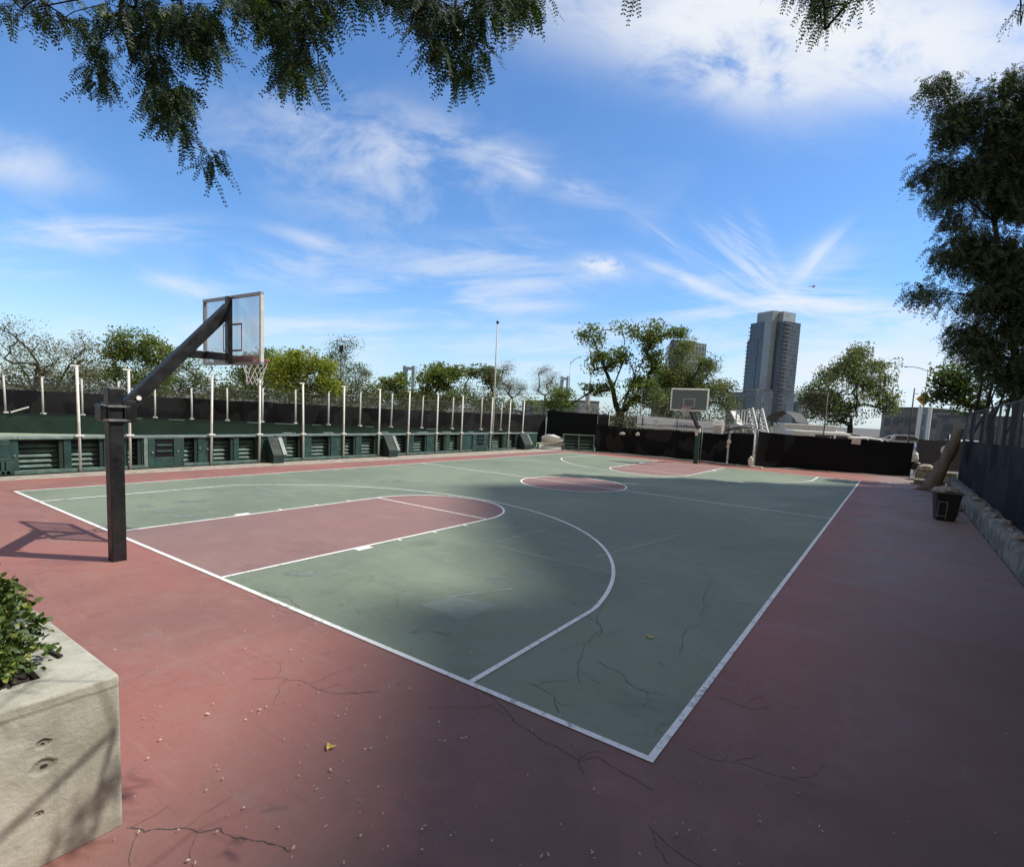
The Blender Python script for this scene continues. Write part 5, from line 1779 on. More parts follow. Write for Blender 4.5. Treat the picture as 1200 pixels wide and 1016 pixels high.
for u, v, d, r_, lb in ((1138, 515, 22, .09, 'thin dark bare trunk behind the right fence, first from the leaning trunk'), (1150, 515, 22.5, .10, 'thin dark bare trunk behind the right fence, second from the leaning trunk'), (1176, 515, 21, .08, 'slender forked dark trunk behind the right fence below the locust')):
    p = at(u, v, d)
    t = thing('bare_tree', lb, 'tree', (p.x, p.y, 0), group='bare trunks behind the right fence')
    MB().tube([(0, 0, -.1), (.05, .05, 1.5), (.0, .1, 3.0), (.12, .1, 4.6)], [r_, r_ * .9, r_ * .75, r_ * .5], 8).build('trunk', M['bark_dark'], t)
    MB().tube([(.02, .08, 2.4), (.35, .1, 3.3), (.6, .1, 4.5)], [r_ * .6, r_ * .5, r_ * .3], 7).build('branch', M['bark_dark'], t)

# overhead locust rooted in the planter, hanging into the picture
tb = Vector((10.6, -5.6, PT - .05))
t = thing('overhanging_locust_tree', 'locust tree in the planter whose leafy branches hang over the top of the view', 'tree', tuple(tb))
D0 = 3.25
BL = [(30, 22, 26, 14, 16), (62, 35, 18, 12, 12), (100, 42, 18, 16, 16), (118, 72, 15, 20, 18), (112, 100, 16, 16, 14), (122, 112, 10, 10, 8), (60, 5, 40, 14, 10),
      (135, 25, 18, 22, 22), (165, 25, 22, 30, 34), (195, 40, 22, 34, 40), (168, 62, 20, 16, 20), (185, 92, 18, 22, 34), (200, 120, 26, 18, 44), (205, 145, 22, 16, 32), (215, 165, 12, 12, 10), (176, 125, 10, 12, 10),
      (222, 28, 26, 28, 46), (245, 45, 18, 28, 36), (225, 68, 16, 14, 18), (250, 72, 10, 12, 10), (250, 200, 16, 20, 13),
      (270, 10, 22, 12, 18), (300, 14, 20, 14, 26), (320, 30, 20, 28, 44), (345, 35, 24, 30, 48), (372, 15, 18, 18, 26), (335, 70, 18, 22, 34), (345, 92, 22, 18, 30), (330, 100, 10, 14, 10), (382, 30, 10, 12, 12), (372, 62, 10, 10, 5), (370, 90, 10, 12, 6),
      (410, 4, 24, 12, 26), (445, 4, 24, 10, 26), (475, 4, 20, 14, 24), (500, 15, 22, 22, 36), (520, 30, 24, 34, 50), (548, 30, 24, 38, 50), (575, 18, 24, 24, 38), (605, 10, 22, 16, 28), (618, 22, 12, 10, 9), (520, 70, 18, 22, 28), (540, 92, 20, 18, 30), (492, 45, 12, 14, 10), (560, 70, 14, 20, 18), (630, 4, 10, 10, 7),
      (736, 4, 12, 8, 8), (745, 12, 5, 4, 2),
      (935, 8, 18, 12, 16), (965, 14, 22, 16, 26), (995, 10, 22, 12, 20), (962, 38, 14, 16, 16), (968, 52, 8, 12, 7), (1012, 16, 9, 8, 6), (1195, 45, 8, 12, 5)]
BR = [q for q in BL if q[0] > 700]
BL = [q for q in BL if q[0] <= 700]
lv_b, lv_d, tips = [], [], []


def sprays(items):
    for (u, v, ru, rv, n) in items:
        dep = D0 + rnd.uniform(-.25, .35) + (-0.75 if u > 700 else 0)
        for i in range(int(n * 1.75)):
            d = rand_dirs(1)[0] * rnd.uniform(.1, 1.0) ** .5
            q = at(u + d[0] * ru, v - (34 if u > 700 else 15) + d[1] * rv * .8, dep + d[2] * .28)
            lv_b.append(np.array(tuple(q - tb)))
            dd = np.array([rnd.gauss(0, 1), rnd.gauss(0, 1), rnd.gauss(-.55, .5)])
            dd = dd * .7 + np.array(tuple((RT * math.copysign(.35, d[0])) - UP * .45))
            lv_d.append(dd / np.linalg.norm(dd))
            if i % 5 == 0:
                tips.append(q - tb)


sprays(BL)


def shade_ok(q):
    sx, sy = q.x - SUN.x / SUN.z * q.z, q.y - SUN.y / SUN.z * q.z
    return sy < -2.9 and sx < 12.2


# growth above the picture, so that the sprays hang from something
for k in range(420):
    q = at(rnd.uniform(-150, 760), rnd.uniform(-330, -14), D0 + rnd.uniform(-.4, 1.6))
    if not shade_ok(q):
        continue
    for s_ in range(3):
        lv_b.append(np.array(tuple(q - tb)) + NPR.normal(size=3) * .10)
        dd = np.array([rnd.gauss(0, 1), rnd.gauss(0, 1), rnd.gauss(-.6, .5)])
        lv_d.append(dd / np.linalg.norm(dd))
    tips.append(q - tb)
V, Q = pinnate(np.array(lv_b), np.array(lv_d), .135, 10, .029, .0108, .55)
np_mesh('foliage', V, Q, M['leaf_over'], t)
def limb(par, path):
    for q in path:
        q = at(*q[1:]) - tb if q[0] == 'at' else Vector(q) - tb
        seeds.append((tuple(q), par))
        par = len(seeds) - 1
    return par


TR_ = [Vector(q) - tb for q in ((10.6, -5.6, PT - .3), (10.7, -5.5, 2.3), (10.8, -5.2, 3.5), (11.3, -4.2, 4.5), (12.0, -3.0, 4.95), (12.6, -2.3, 5.2))]
MB().tube(TR_, [.11, .095, .085, .065, .045, .032], 10).build('trunk', M['bark_dark'], t)
for lo_, hi_, start, paths in ((-999, 262, 4, [[('at', 150, -60, 3.25), ('at', 170, 10, 3.2), ('at', 176, 70, 3.2), ('at', 200, 130, 3.2), ('at', 226, 172, 3.2), ('at', 245, 182, 3.2)], [1, ('at', 140, 30, 3.25), ('at', 118, 48, 3.25), ('at', 110, 80, 3.25)], [1, ('at', 90, 0, 3.3), ('at', 40, 10, 3.3)]]),
                              (262, 402, 5, [[('at', 330, -60, 3.3), ('at', 333, 10, 3.3), ('at', 338, 70, 3.3)]]),
                              (402, 1999, 5, [[(13.3, -1.8, 5.35), ('at', 500, -70, 3.35), ('at', 535, -15, 3.3), ('at', 532, 50, 3.3)], [3, ('at', 600, -8, 3.3), ('at', 612, 12, 3.3)], [2, ('at', 440, -20, 3.35)]])):
    seeds = [(tuple(TR_[start]), -1)]
    for pth in paths:
        if isinstance(pth[0], int):
            limb(pth[0], pth[1:])
        else:
            limb(0, pth)
    mine = []
    for q in tips:
        w_ = q + tb - EYE
        uu = PX + FPX * w_.dot(RT) / max(.1, w_.dot(FW))
        if lo_ <= uu < hi_:
            mine.append(q)
    branch_mesh(seeds, mine, .0014, .026, 'branch', M['bark_dark'], t, 6, .14, .2, 1.7)

# a second locust behind the viewpoint reaches in from the right
tb = Vector((20.4, -5.2, .45))
t = thing('overhanging_locust_tree', 'second locust tree whose few hanging sprays dip in at the top right of the view', 'tree', tuple(tb))
lv_b, lv_d, tips = [], [], []
sprays(BR)
for k in range(200):
    q = Vector((rnd.uniform(15.5, 23), rnd.uniform(-13, -2.2), rnd.uniform(5.0, 7.6)))
    for s_ in range(3):
        lv_b.append(np.array(tuple(q - tb)) + NPR.normal(size=3) * .12)
        dd = np.array([rnd.gauss(0, 1), rnd.gauss(0, 1), rnd.gauss(-.6, .5)])
        lv_d.append(dd / np.linalg.norm(dd))
    if k % 6 == 0:
        tips.append(q - tb)
V, Q = pinnate(np.array(lv_b), np.array(lv_d), .105, 11, .020, .0072, .55)
np_mesh('foliage', V, Q, M['leaf_over'], t)
# unseen crown added overhead and by the right fence to darken the near court
cc_ = []
for kk in range(1500):
    if kk % 3:
        q = Vector((rnd.uniform(13.5, 24), rnd.uniform(-12, -2.7), rnd.uniform(5.2, 8.6)))
    else:
        q = Vector((rnd.uniform(20.6, 26), rnd.uniform(-3, 5.5), rnd.uniform(4.4, 8.6)))
    if mnoise.noise(q * .5) < -.18:
        continue
    cc_.append(np.array(tuple(q - tb)) + np.clip(NPR.normal(size=(60, 3)), -1.6, 1.6) * np.array([.42, .42, .25]))
    if kk % 6 == 0:
        tips.append(q - tb)
V, Q = leaf_quads(np.concatenate(cc_), .14, .065, .3)
np_mesh('crown', V, Q, M['leaf_locust'], t)
seeds = [((0, 0, -.4), -1), ((-.1, .1, 2.2), 0), ((-.3, .4, 4.0), 1)]
i1 = limb(2, [(19.2, -4.0, 4.9), (17.8, -2.6, 5.0), ('at', 965, -70, 2.55)])
limb(i1, [('at', 966, -10, 2.5), ('at', 967, 35, 2.5)])
limb(i1, [('at', 850, -50, 2.5), ('at', 745, -12, 2.5)])
limb(i1 - 1, [('at', 1195, -60, 2.55), ('at', 1196, 30, 2.5)])
branch_mesh(seeds, tips, .0014, .05, 'trunk', M['bark_dark'], t, 6, .14, .2, 1.5)
# ================================================================= POLES, SIGNS, LIGHTS
def pole_base(u, v, d):
    p = at(u, v, d)
    return p.x, p.y


x, y = -3.45, yat(576.5, -3.45, .05)
t = thing('flag_pole', 'tall slim pale pole rising above all the white posts on the left wall', 'pole', (x, y, 0))
MB().tube([(0, 0, -.02), (0, 0, 4), (0, 0, 7.4)], [.06, .05, .034], 10).build('shaft', M['grey_post'], t)
MB().lathe([(.01, 7.40), (.07, 7.44), (.09, 7.50), (.06, 7.57), (.01, 7.60)], 12).build('finial', M['black_metal'], t)

# floodlight mast in the bare tree
x, y = pole_base(399, 480, 46)
t = thing('floodlight_mast', 'floodlight mast with two dark lamp heads above the half bare tree', 'light', (x, y, 0), R(-34))
zt = zat(x, y, 413)
MB().tube([(0, 0, 0), (0, 0, zt)], .07, 8).build('mast', M['dark_grey'], t)
MB().bar((-.75, 0, zt), (.75, 0, zt), .07, .07).build('crossbar', M['dark_grey'], t)
for sx in (-.72, .68):
    hd = MB().box(sx - .24, sx + .24, -.16, .12, zt + .06, zt + .52).build('lamp_head', M['black_metal'], t, bevel=.05)
    MB().box(sx - .19, sx + .19, -.175, -.162, zt + .11, zt + .47).build('lamp_glass', M['car_glass'], hd)


def street_lamp(u, v, d, vtop, arms, lab, col='grey_metal', r=.09):
    x, y = pole_base(u, v, d)
    zt = zat(x, y, vtop)
    t = thing('street_lamp', lab, 'street lamp', (x, y, 0), R(-34), group='street lamps in the distance')
    MB().tube([(0, 0, 0), (0, 0, zt)], [r, r * .65], 8).build('pole', M[col], t)
    for a in arms:
        up_ = abs(a) * .16
        MB().tube([(0, 0, zt - .25), (a * .45, 0, zt + up_ * .5), (a * .8, 0, zt + up_ * .9), (a, 0, zt + up_)], [.055, .05, .045, .04], 7).build('arm', M[col], t)
        MB().box(a - .38 if a < 0 else a - .02, a + .02 if a < 0 else a + .38, -.13, .13, zt + up_ - .08, zt + up_ + .06).build('lamp_head', M[col], t, bevel=.03)
    return t


street_lamp(1079.5, 500, 75, 432.5, (-2.9, 2.9), 'double armed street lamp left of the dark locust tree')
street_lamp(665.5, 480, 90, 424, (3.2,), 'single armed street lamp left of the tall spreading tree')
x, y = pole_base(689.5, 490, 60)
t = thing('sign_pole', 'thin pale pole with a small square box sign in front of the spreading tree', 'sign', (x, y, 0), R(-34))
zt = zat(x, y, 415)
MB().tube([(0, 0, 0), (0, 0, zt)], .06, 8).build('pole', M['grey_post'], t)
MB().box(-.62, .10, -.2, -.02, zat(x, y, 474), zat(x, y, 461)).build('sign_box', M['grey_post'], t, bevel=.02)
# yellow warning sign
x, y = pole_base(1064.5, 515, 46)
t = thing('warning_sign', 'yellow diamond warning sign with dark arrow beside a thin pole at right', 'sign', (x, y, 0), R(-34 + 12))
MB().tube([(0, 0, 0), (0, 0, zat(x, y, 455))], .055, 8).build('pole', M['dark_grey'], t)
zc = zat(x, y, 467.5)
s = .58
MB().bar((0, 0, zc + .42), (.35, -.04, zc + .42), .04, .04).build('bracket', M['dark_grey'], t)
sg = MB()
cxs = .80
sg.prism([(cxs - s, zc), (cxs, zc - s), (cxs + s, zc), (cxs, zc + s)], 'y', -.07, -.04)
so_ = sg.build('sign_face', M['yellow'], t)
ar = MB()
ar.bar((cxs + .02, -.078, zc - .34), (cxs + .02, -.078, zc + .0), .10, .012, up=(0, 1, 0)).bar((cxs + .02, -.078, zc + .0), (cxs + .2, -.078, zc + .12), .10, .012, up=(0, 1, 0))
ar.prism([(cxs + .14, zc + .24), (cxs + .32, zc + .14), (cxs + .24, zc - .02)], 'y', -.086, -.072)
ar.build('arrow', M['ink'], so_)

# ================================================================= VEHICLES behind the end fence
def wheel_set(t, xs, w, r=.34):
    for x in xs:
        for s in (-1, 1):
            wo = MB().tube([(x, s * (w / 2 - .1), r), (x, s * (w / 2 + .02), r)], r, 18).build('wheel', M['tyre'], t)
            MB().tube([(x, s * (w / 2 + .012), r), (x, s * (w / 2 + .03), r)], r * .6, 14).build('rim', M['alu'], wo)


def vehicle(name, lab, cat, loc, rot, prof, win, w, wheels, paint, r=.34, tumble=.12):
    """body from a side outline (x along, z up), tapered above the waist; windows as their own panes"""
    t = thing(name, lab, cat, loc, rot, group='vehicles parked behind the end fence')
    zmax = max(p[1] for p in prof)
    waist = min(1.05, zmax * .55)
    mb = MB()
    n = len(prof)
    def yw(z_):
        return w / 2 - max(0, (z_ - waist)) * tumble
    base = len(mb.v)
    for s in (-1, 1):
        mb.v += [(x, s * yw(z_), z_) for x, z_ in prof]
    mb.f.append([base + i for i in range(n)])
    mb.f.append([base + n + i for i in range(n)][::-1])
    mb.smooth += [False, False]
    for i in range(n):
        j = (i + 1) % n
        mb.f.append([base + i, base + n + i, base + n + j, base + j])
        mb.smooth.append(False)
    mb.build('body', paint, t, bevel=.06)
    for kind, pts in win:
        if kind == 'side':
            for s in (-1, 1):
                g_ = MB()
                g_.poly([(x, s * (yw(z_) + .006), z_) for x, z_ in pts])
                g_.build('window', M['car_glass'], t)
        else:
            (xa, za), (xb, zb), inset = pts
            nx_, nz_ = (zb - za), -(xb - xa)
            ln = math.hypot(nx_, nz_)
            sgn = 1 if kind == 'front' else -1
            ox, oz = .008 * abs(nx_) / ln * sgn, .008 * abs(nz_) / ln
            g_ = MB()
            g_.poly([(xa + ox, -(yw(za) - inset), za + oz), (xa + ox, yw(za) - inset, za + oz), (xb + ox, yw(zb) - inset, zb + oz), (xb + ox, -(yw(zb) - inset), zb + oz)])
            g_.build('windscreen', M['car_glass'], t)
    wheel_set(t, wheels, w, r)
    xf, xr = max(p[0] for p in prof), min(p[0] for p in prof)
    for s in (-1, 1):
        MB().box(xf - .06, xf + .012, s * (w / 2 - .28) - .14, s * (w / 2 - .28) + .14, .66, .82).build('headlight', M['alu_pale'], t, bevel=.02)
        MB().box(xr - .012, xr + .05, s * (w / 2 - .16) - .08, s * (w / 2 - .16) + .08, .75, 1.0).build('tail_light', M['rim'], t, bevel=.01)
    for s in (-1, 1):
        MB().box(prof[0][0] * 0 + wheels[-1] - .55, wheels[-1] - .35, s * (w / 2 + .02), s * (w / 2 + .2), 1.05, 1.22).build('mirror', paint, t, bevel=.02)
    return t


VAN = [(-2.6, .30), (2.55, .30), (2.62, .62), (2.55, 1.02), (1.85, 1.18), (1.15, 1.98), (.8, 2.06), (-2.5, 2.08), (-2.62, 1.9)]
VANW = [('side', [(.25, 1.15), (1.5, 1.15), (.95, 1.85), (.25, 1.85)]), ('side', [(-1.1, 1.2), (.1, 1.2), (.1, 1.85), (-1.1, 1.85)]), ('front', ((1.8, 1.22), (1.2, 1.94), .1)), ('rear', ((-2.62, 1.25), (-2.60, 1.8), .2))]
SUV = [(-2.2, .32), (2.25, .32), (2.32, .7), (2.2, .98), (1.15, 1.12), (.35, 1.74), (-.1, 1.82), (-1.9, 1.80), (-2.28, 1.1), (-2.3, .6)]
SUVW = [('side', [(-.4, 1.12), (.95, 1.12), (.3, 1.66), (-.4, 1.70)]), ('side', [(-1.85, 1.12), (-.5, 1.12), (-.5, 1.70), (-1.65, 1.68)]), ('front', ((1.08, 1.15), (.38, 1.70), .1)), ('rear', ((-2.22, 1.15), (-1.94, 1.72), .15))]
CAR = [(-2.2, .28), (2.2, .28), (2.26, .6), (2.1, .82), (1.0, .96), (.2, 1.42), (-.9, 1.44), (-1.6, .98), (-2.2, .92), (-2.28, .6)]
CARW = [('side', [(-.3, .98), (.8, .98), (.15, 1.36), (-.3, 1.38)]), ('side', [(-1.4, .98), (-.4, .98), (-.4, 1.38), (-.85, 1.37)]), ('front', ((.95, .99), (.22, 1.39), .1)), ('rear', ((-1.55, 1.0), (-.93, 1.4), .12))]
p = at(968, 515, 37.5)
vehicle('parked_van', 'long white van parked close behind the black end fence', 'van', (p.x, p.y, 0), R(28), VAN, VANW, 1.95, (-1.6, 1.65), M['white_paint'])
p = at(1022, 515, 38.5)
vehicle('parked_car', 'white car with dark windscreen and sloping hood at the right end of the fence', 'car', (p.x, p.y, 0), R(14), SUV, SUVW, 1.9, (-1.45, 1.45), M['white_paint'])
# box truck further back
p = at(948, 515, 45)
t = thing('box_truck', 'flat roofed white box truck standing behind the long white van', 'truck', (p.x, p.y, 0), R(30), group='vehicles parked behind the end fence')
MB().box(-2.6, 1.6, -1.05, 1.05, .7, 2.50).build('cargo_box', M['white_paint'], t, bevel=.04)
MB().prism([(1.65, .4), (3.1, .4), (3.15, 1.1), (2.75, 1.3), (2.35, 2.05), (1.65, 2.1)], 'y', -.95, .95).build('cab', M['white_paint'], t, bevel=.06)
MB().box(-2.5, 3.0, -.5, .5, .4, .68).build('chassis', M['dark_grey'], t)
wheel_set(t, (-1.5, 2.4), 1.9, .4)
MB().poly([(2.79, -.8, 1.33), (2.79, .8, 1.33), (2.41, .75, 1.98), (2.41, -.75, 1.98)]).build('windscreen', M['car_glass'], t)
p = at(1000, 512, 56)
vehicle('parked_car', 'grey car roof just visible between the white vehicles and the dark tree', 'car', (p.x, p.y, 0), R(20), SUV, SUVW, 1.9, (-1.45, 1.45), M['silver_paint'])
k = 0
for u, v, d, rot, pr, wn_, paint, lab in ((1185, 515, 42, 10, CAR, CARW, 'white_paint', 'white saloon car seen through the fence below the locust tree at right'), (1140, 512, 50, 35, SUV, SUVW, 'white_paint', 'white car parked behind the thin bare trunks at right'),
                                         (1068, 512, 70, 5, SUV, SUVW, 'silver_paint', 'silver car parked far off beneath the yellow sign'), (1050, 511, 85, 0, CAR, CARW, 'white_paint', 'small white car parked far off left of the yellow sign'), (1100, 513, 62, 15, CAR, CARW, 'silver_paint', 'silver car parked far off right of the yellow sign'), (925, 508, 80, 0, SUV, SUVW, 'white_paint', 'white car parked under the grey arched canopy')):
    p = at(u, v, d)
    vehicle('parked_car', lab, 'car', (p.x, p.y, 0), R(rot), pr, wn_, 1.85, (-1.4, 1.4), M[paint])

# white slide-like stair frame behind the fence
p = at(884, 515, 35.0)
t = thing('access_stair', 'white painted stair frame with two slanting lattice sides behind the gate', 'stair', (p.x, p.y, 0), R(-34 + 180))
# local +x runs to the left in the view
for yy_ in (-.05, .75):
    fr = MB()
    a0, a1 = Vector((-1.15, yy_, 1.55)), Vector((-.35, yy_, 3.35))
    b0_, b1_ = Vector((-.72, yy_, 1.55)), Vector((.02, yy_, 3.25))
    fr.bar(a0, a1, .10, .12).bar(b0_, b1_, .10, .12)
    for k in range(7):
        f = (k + .3) / 7
        fr.bar(a0.lerp(a1, f), b0_.lerp(b1_, min(1, f + .1)), .06, .08)
    fr.build('lattice_side', M['white_struct'], t)
fr = MB()
for k in range(8):
    x_ = .1 + .25 * k
    fr.bar((x_, -.05, 2.35), (x_, -.05, 3.15), .05, .05)
fr.bar((-.1, -.05, 3.18), (2.25, -.05, 3.18), .07, .09).bar((-.1, -.05, 2.32), (2.0, -.05, 2.32), .06, .08)
fr.build('railing', M['white_struct'], t)
MB().box(-.1, 2.3, -.0, .8, 2.12, 2.24).build('platform', M['white_struct'], t)
ch = MB().bar((.95, .25, 2.05), (1.85, .25, 3.1), .5, .10)
ch.build('slide_chute', M['white_struct'], t)
lg = MB()
for x_ in (-1.1, .0, 1.1, 2.2):
    for yy_ in (0, .75):
        lg = MB().bar((x_, yy_, 0), (x_, yy_, 2.12 if x_ > -.5 else 1.6), .09, .09)
        lg.build('leg', M['white_struct'], t)
# arched canopy
p = at(918, 510, 52)
t = thing('canopy', 'grey arched open canopy on slim posts left of the dark tree', 'canopy', (p.x, p.y, 0), R(-20))
t.scale = (.85, .7, .88)
V, Q = [], []
for i in range(21):
    for j in range(9):
        f, q = i / 20, j / 8
        V.append((-1.9 + 3.8 * f, -1.2 + 3.2 * q, 3.0 + 1.15 * math.sin(math.pi * f) ** .8 + .06 * mnoise.noise(Vector((f * 6, q * 5, 0)))))
for i in range(20):
    for j in range(8):
        Q.append((i * 9 + j, i * 9 + 9 + j, i * 9 + 10 + j, i * 9 + j + 1))
np_mesh('roof', V, Q, M['grey_roof'], t, smooth=True)
for i in range(0, 21, 4):
    f = i / 20
    MB().tube([(-1.9 + 3.8 * f, -1.22, 2.95 + 1.15 * math.sin(math.pi * f) ** .8), (-1.9 + 3.8 * f, 2.02, 2.95 + 1.15 * math.sin(math.pi * f) ** .8)], .04, 6).build('roof_rib', M['dark_grey'], t)
for x_, y_ in ((-1.8, -1.1), (1.8, -1.1), (-1.8, 1.9), (1.8, 1.9), (.4, -1.1)):
    MB().tube([(x_, y_, 0), (x_, y_, 3.05)], .06, 8).build('leg', M['dark_grey'], t)

# ================================================================= BUILDINGS
def building_at(name, lab, u, v, d, rot=-34, cat='building'):
    p = at(u, v, d)
    t = thing(name, lab, cat, (p.x, p.y, 0), R(rot))
    return t, p


# glass tower; local x to the right, local -y towards the viewer
D = 420.0
t, p = building_at('glass_tower', 'tall dark glass residential tower with a pale slab front and stepped crown', 888, 497, D, -30)
H = lambda v: zat(p.x, p.y, v)
zt = H(377)
mpx = D / FPX
t.scale = (.88, .88, 1)
MB().box(-18.3, 0.3, -2, 20, 0, H(398)).build('glass_block', M['tower_glass'], t)
MB().box(-16.6, 0.3, -1.4, 19, H(398), zt).build('upper_glass_block', M['tower_glass'], t)
MB().prism([(.3, -3.2), (7.6, -3.2), (8.6, 1), (8.6, 20), (.3, 20)], 'z', 0, H(366)).build('pale_slab', M['slab'], t)
MB().box(8.6, 17.6, 1.5, 20, 0, H(379)).build('dark_wing', M['tower_dark'], t)
MB().box(-11.5, .29, 0, 17, zt + .01, H(365)).build('crown_box', M['slab'], t)
MB().box(8.61, 13.5, 3, 18, H(379) + .01, H(367)).build('crown_box', M['slab'], t)
nfl = int(zt / 2.9)
bl, br_ = MB(), MB()
for k in range(2, nfl):
    z_ = k * 2.9
    if z_ < H(379) - 1:
        bl.box(14.8, 18.7, .2, 7, z_, z_ + .45)
    if z_ > 8 and z_ < H(398):
        br_.box(-19.2, -16.5, -2.6, 3, z_, z_ + .35)
    elif z_ >= H(398) and z_ < zt:
        br_.box(-18.0, -15.3, -2.2, 3, z_, z_ + .4)
bl.build('balconies', M['balcony'], t)
br_.build('balconies', M['balcony'], t)
MB().box(-6.3, -6.0, -2.25, -2.02, 2, H(398)).build('facade_fin', M['dark_grey'], t)
MB().box(-17, -5, -2.12, -2.0, H(399), H(397)).build('setback_ledge', M['balcony'], t)
# podium
t, p = building_at('podium_building', 'low blue glazed building with pale window frames at the foot of the glass tower', 862, 497, 330, -32)
H = lambda v: zat(p.x, p.y, v)
MB().box(-9, 7.5, 0, 14, 0, H(461)).build('wall', M['blue_low'], t)
MB().box(7.51, 15, -1.5, 12, 0, H(456)).build('wall', M['tower_glass'], t)
MB().box(-9.3, 7.4, -.3, 14.3, H(461) + .01, H(459.6)).build('roof', M['balcony'], t)
for k in range(5):
    x_ = -8 + 3.1 * k
    wo = MB().box(x_, x_ + 2.0, -.12, -.01, H(478), H(465)).build('window', M['balcony'], t)
    MB().box(x_ + .25, x_ + 1.75, -.2, -.121, H(477), H(466)).build('pane', M['car_glass'], wo)
t, p = building_at('podium_annex', 'small pale stepped block at the right foot of the glass tower', 925, 497, 380, -32)
H = lambda v: zat(p.x, p.y, v)
MB().box(-4, 2, 0, 10, 0, H(467)).build('wall', M['slab'], t)
MB().box(2.01, 6, 1, 10, 0, H(470)).build('wall', M['grey_tower'], t)
MB().box(-3, .5, 2, 8, H(467) + .01, H(461)).build('roof_plant', M['slab'], t)
# office tower behind the tree
t, p = building_at('office_tower', 'grey glass office tower half hidden behind the wide yellowish tree', 783, 497, 360, -34)
H = lambda v: zat(p.x, p.y, v)
MB().prism([(-14, 4), (-1, -3), (4.5, -2), (4.5, 18), (-14, 18)], 'z', 0, H(403)).build('glass_block', M['tower_glass'], t)
MB().prism([(4.51, -2), (9.8, 1.5), (9.8, 18), (4.51, 18)], 'z', 0, H(402)).build('pale_face', M['grey_tower'], t)
MB().prism([(-12, 5), (-4, 0), (1.5, 2), (1.5, 16), (-12, 16)], 'z', H(403) + .01, H(398)).build('crown_box', M['balcony'], t)
MB().tube([(9.5, 4, H(402)), (9.5, 4, H(396))], .25, 6).build('mast', M['dark_grey'], t)
t, p = building_at('teal_building', 'dull teal glass block seen through the branches left of the office tower', 775, 497, 300, -34)
H = lambda v: zat(p.x, p.y, v)
MB().box(-11, 4, 0, 14, 0, H(432)).build('wall', M['grey_tower'], t)
MB().box(-11.2, 4.2, -.2, 14.2, H(432) + .01, H(430.5)).build('roof', M['balcony'], t)
# low houses at right
for u, v, d, w_, vt, mt, lab, wins in ((1062, 505, 130, 4.4, 479, 'brick_house', 'dull brown low building left of the yellow sign', 3), (1092, 505, 125, 4.0, 483, 'grey_house', 'pale grey low building right of the yellow sign', 3), (1045, 505, 150, 3.5, 483, 'grey_house', 'small grey building beside the dark tree at right', 2), (1165, 508, 90, 9.5, 490, 'brick_house', 'long dull grey building seen behind the right fence trunks', 5), (640, 480, 260, 40, 470, 'grey_house', 'low hazy grey building behind the windscreen corner', 6)):
    t, p = building_at('low_building', lab, u, v, d, -38)
    hh = zat(p.x, p.y, vt)
    MB().box(-w_, w_, 0, 9, 0, hh).build('wall', M[mt], t)
    MB().box(-w_ - .2, w_ + .2, -.2, 9.2, hh + .005, hh + .35).build('roof', M['grey_roof'], t)
    for k in range(wins):
        x_ = -w_ + (k + .5) * 2 * w_ / wins
        wo = MB().box(x_ - .8, x_ + .8, -.10, -.005, hh * .45, hh * .78).build('window', M['balcony'], t)
        MB().box(x_ - .65, x_ + .65, -.13, -.101, hh * .48, hh * .75).build('pane', M['car_glass'], wo)
p = at(1084, 505, 118)
t = thing('white_panel_gate', 'pair of pale blue and white upright panels below the yellow sign', 'gate', (p.x, p.y, 0), R(-38))
hh = zat(p.x, p.y, 477)
MB().box(-2.1, -1.1, 0, .2, 0, hh).build('panel', M['white_struct'], t)
MB().box(-1.0, .1, .05, .2, 0, hh * .96).build('panel', M['blue_low'], t)
MB().box(.2, .9, 0, .2, 0, hh).build('panel', M['white_struct'], t)

# suspension bridge on the far left horizon
p0, p1 = at(479.5, 462, 900), at(661, 468, 1500)
dv = Vector((p1.x - p0.x, p1.y - p0.y, 0))
t = thing('suspension_bridge', 'hazy blue suspension bridge with two towers beyond the small trees', 'bridge', (p0.x, p0.y, 0), math.atan2(dv.y, dv.x))
ln = dv.length
h0, h1 = zat(p0.x, p0.y, 429), zat(p1.x, p1.y, 441)
dk = zat(p0.x, p0.y, 457.5)
dk1 = zat(p1.x, p1.y, 463)
dkf = lambda x_: dk + (dk1 - dk) * x_ / ln
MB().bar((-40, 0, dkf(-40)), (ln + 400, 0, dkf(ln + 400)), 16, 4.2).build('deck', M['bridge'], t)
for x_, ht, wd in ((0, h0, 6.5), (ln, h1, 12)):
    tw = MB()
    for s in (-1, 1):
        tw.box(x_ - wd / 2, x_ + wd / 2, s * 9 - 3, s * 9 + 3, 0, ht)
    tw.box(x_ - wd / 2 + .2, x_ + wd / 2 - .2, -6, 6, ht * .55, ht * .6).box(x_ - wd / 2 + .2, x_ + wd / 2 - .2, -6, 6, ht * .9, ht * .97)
    tw.build('tower', M['bridge'], t)
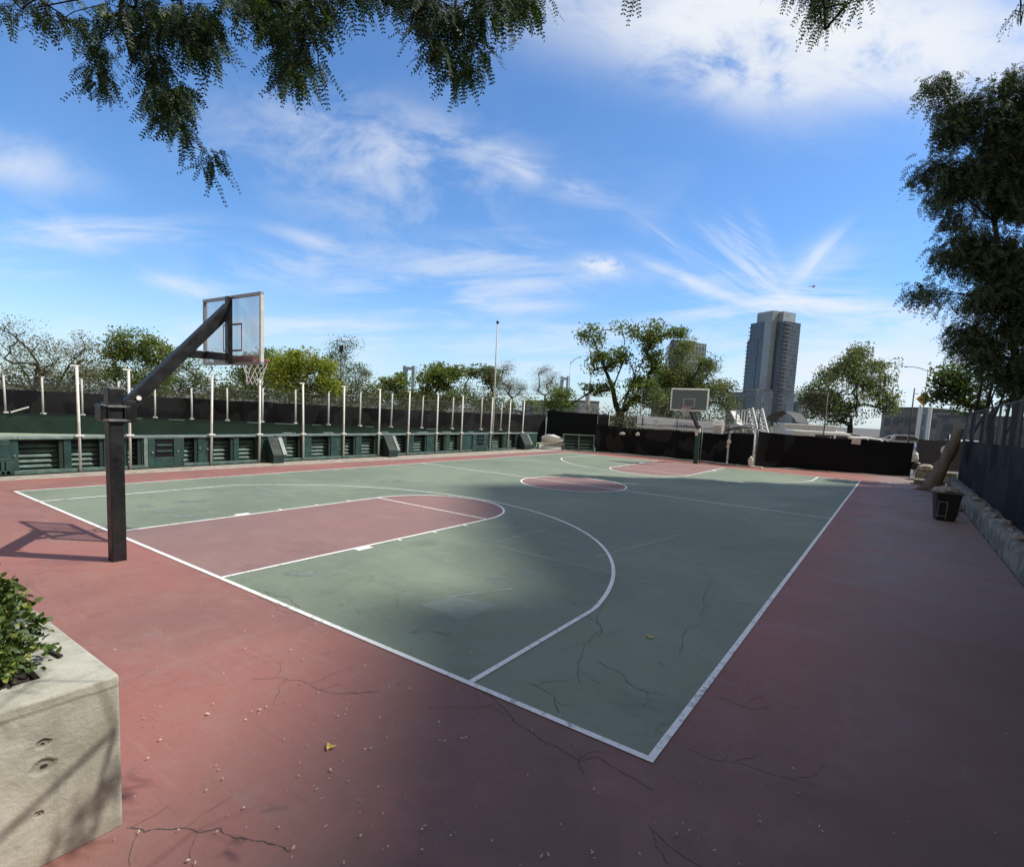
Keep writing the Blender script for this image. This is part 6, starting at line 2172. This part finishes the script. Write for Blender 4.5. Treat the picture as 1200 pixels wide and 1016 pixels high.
for s in (-1, 1):
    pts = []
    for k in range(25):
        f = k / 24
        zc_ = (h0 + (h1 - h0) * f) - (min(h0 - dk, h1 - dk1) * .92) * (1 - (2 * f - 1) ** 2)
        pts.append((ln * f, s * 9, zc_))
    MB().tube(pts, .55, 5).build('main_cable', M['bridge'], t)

# small aircraft in the sky
p = at(953, 336, 900)
t = thing('helicopter', 'tiny dark helicopter in the sky above the glass tower', 'helicopter', tuple(p), R(150))
MB().lathe([(.05, -4.2), (.9, -3.2), (1.25, -1.4), (1.15, .6), (.6, 2.0), (.35, 2.6)], 14).build('cabin', M['rim'], t).rotation_euler = (0, R(90), 0)
MB().tube([(2.2, 0, .2), (7.2, 0, .8)], [.42, .18], 8).build('tail_boom', M['dark_grey'], t)
MB().box(6.9, 7.7, -.08, .08, .5, 2.2).build('tail_fin', M['dark_grey'], t)
MB().tube([(-.3, 0, 1.0), (-.3, 0, 2.0)], .18, 8).build('rotor_mast', M['dark_grey'], t)
for a in (20, 110):
    c_, s_ = math.cos(R(a)) * 5.4, math.sin(R(a)) * 5.4
    MB().bar((-.3 - c_, -s_, 2.02 + .02 * a / 20), (-.3 + c_, s_, 2.02 + .02 * a / 20), .32, .05).build('rotor_blade', M['dark_grey'], t)
for s in (-1, 1):
    MB().bar((-2.2, s * .9, -1.75), (1.8, s * .9, -1.75), .12, .12).build('skid', M['dark_grey'], t)

# the tall brick tower across the street, out of the picture to the right: its shadow lies over the court
HB = 150.0
OX, OY = SUN.x / SUN.z * HB, SUN.y / SUN.z * HB
FOOT = [(5.4, 9.4), (8.2, 6.3), (10.9, 3.8), (12.5, 2.3), (11.6, 1.1), (11.4, .4), (12.2, .1), (12.9, -.8), (13.5, -1.5), (14.3, -2.6), (15.8, -5.0), (21, -13), (60, -13), (60, 45), (31, 45), (17.4, 26.0), (12.3, 20.0), (8.0, 14.2)]
FOOT = [(x + OX, y + OY) for x, y in FOOT]
x0_, y0_ = FOOT[0]
t = thing('residential_tower', 'very tall brick residential tower across the street whose shadow covers the court', 'building', (x0_, y0_, 0))
MB().prism([(x - x0_, y - y0_) for x, y in FOOT], 'z', 0, HB).build('tower_body', M['resid'], t)
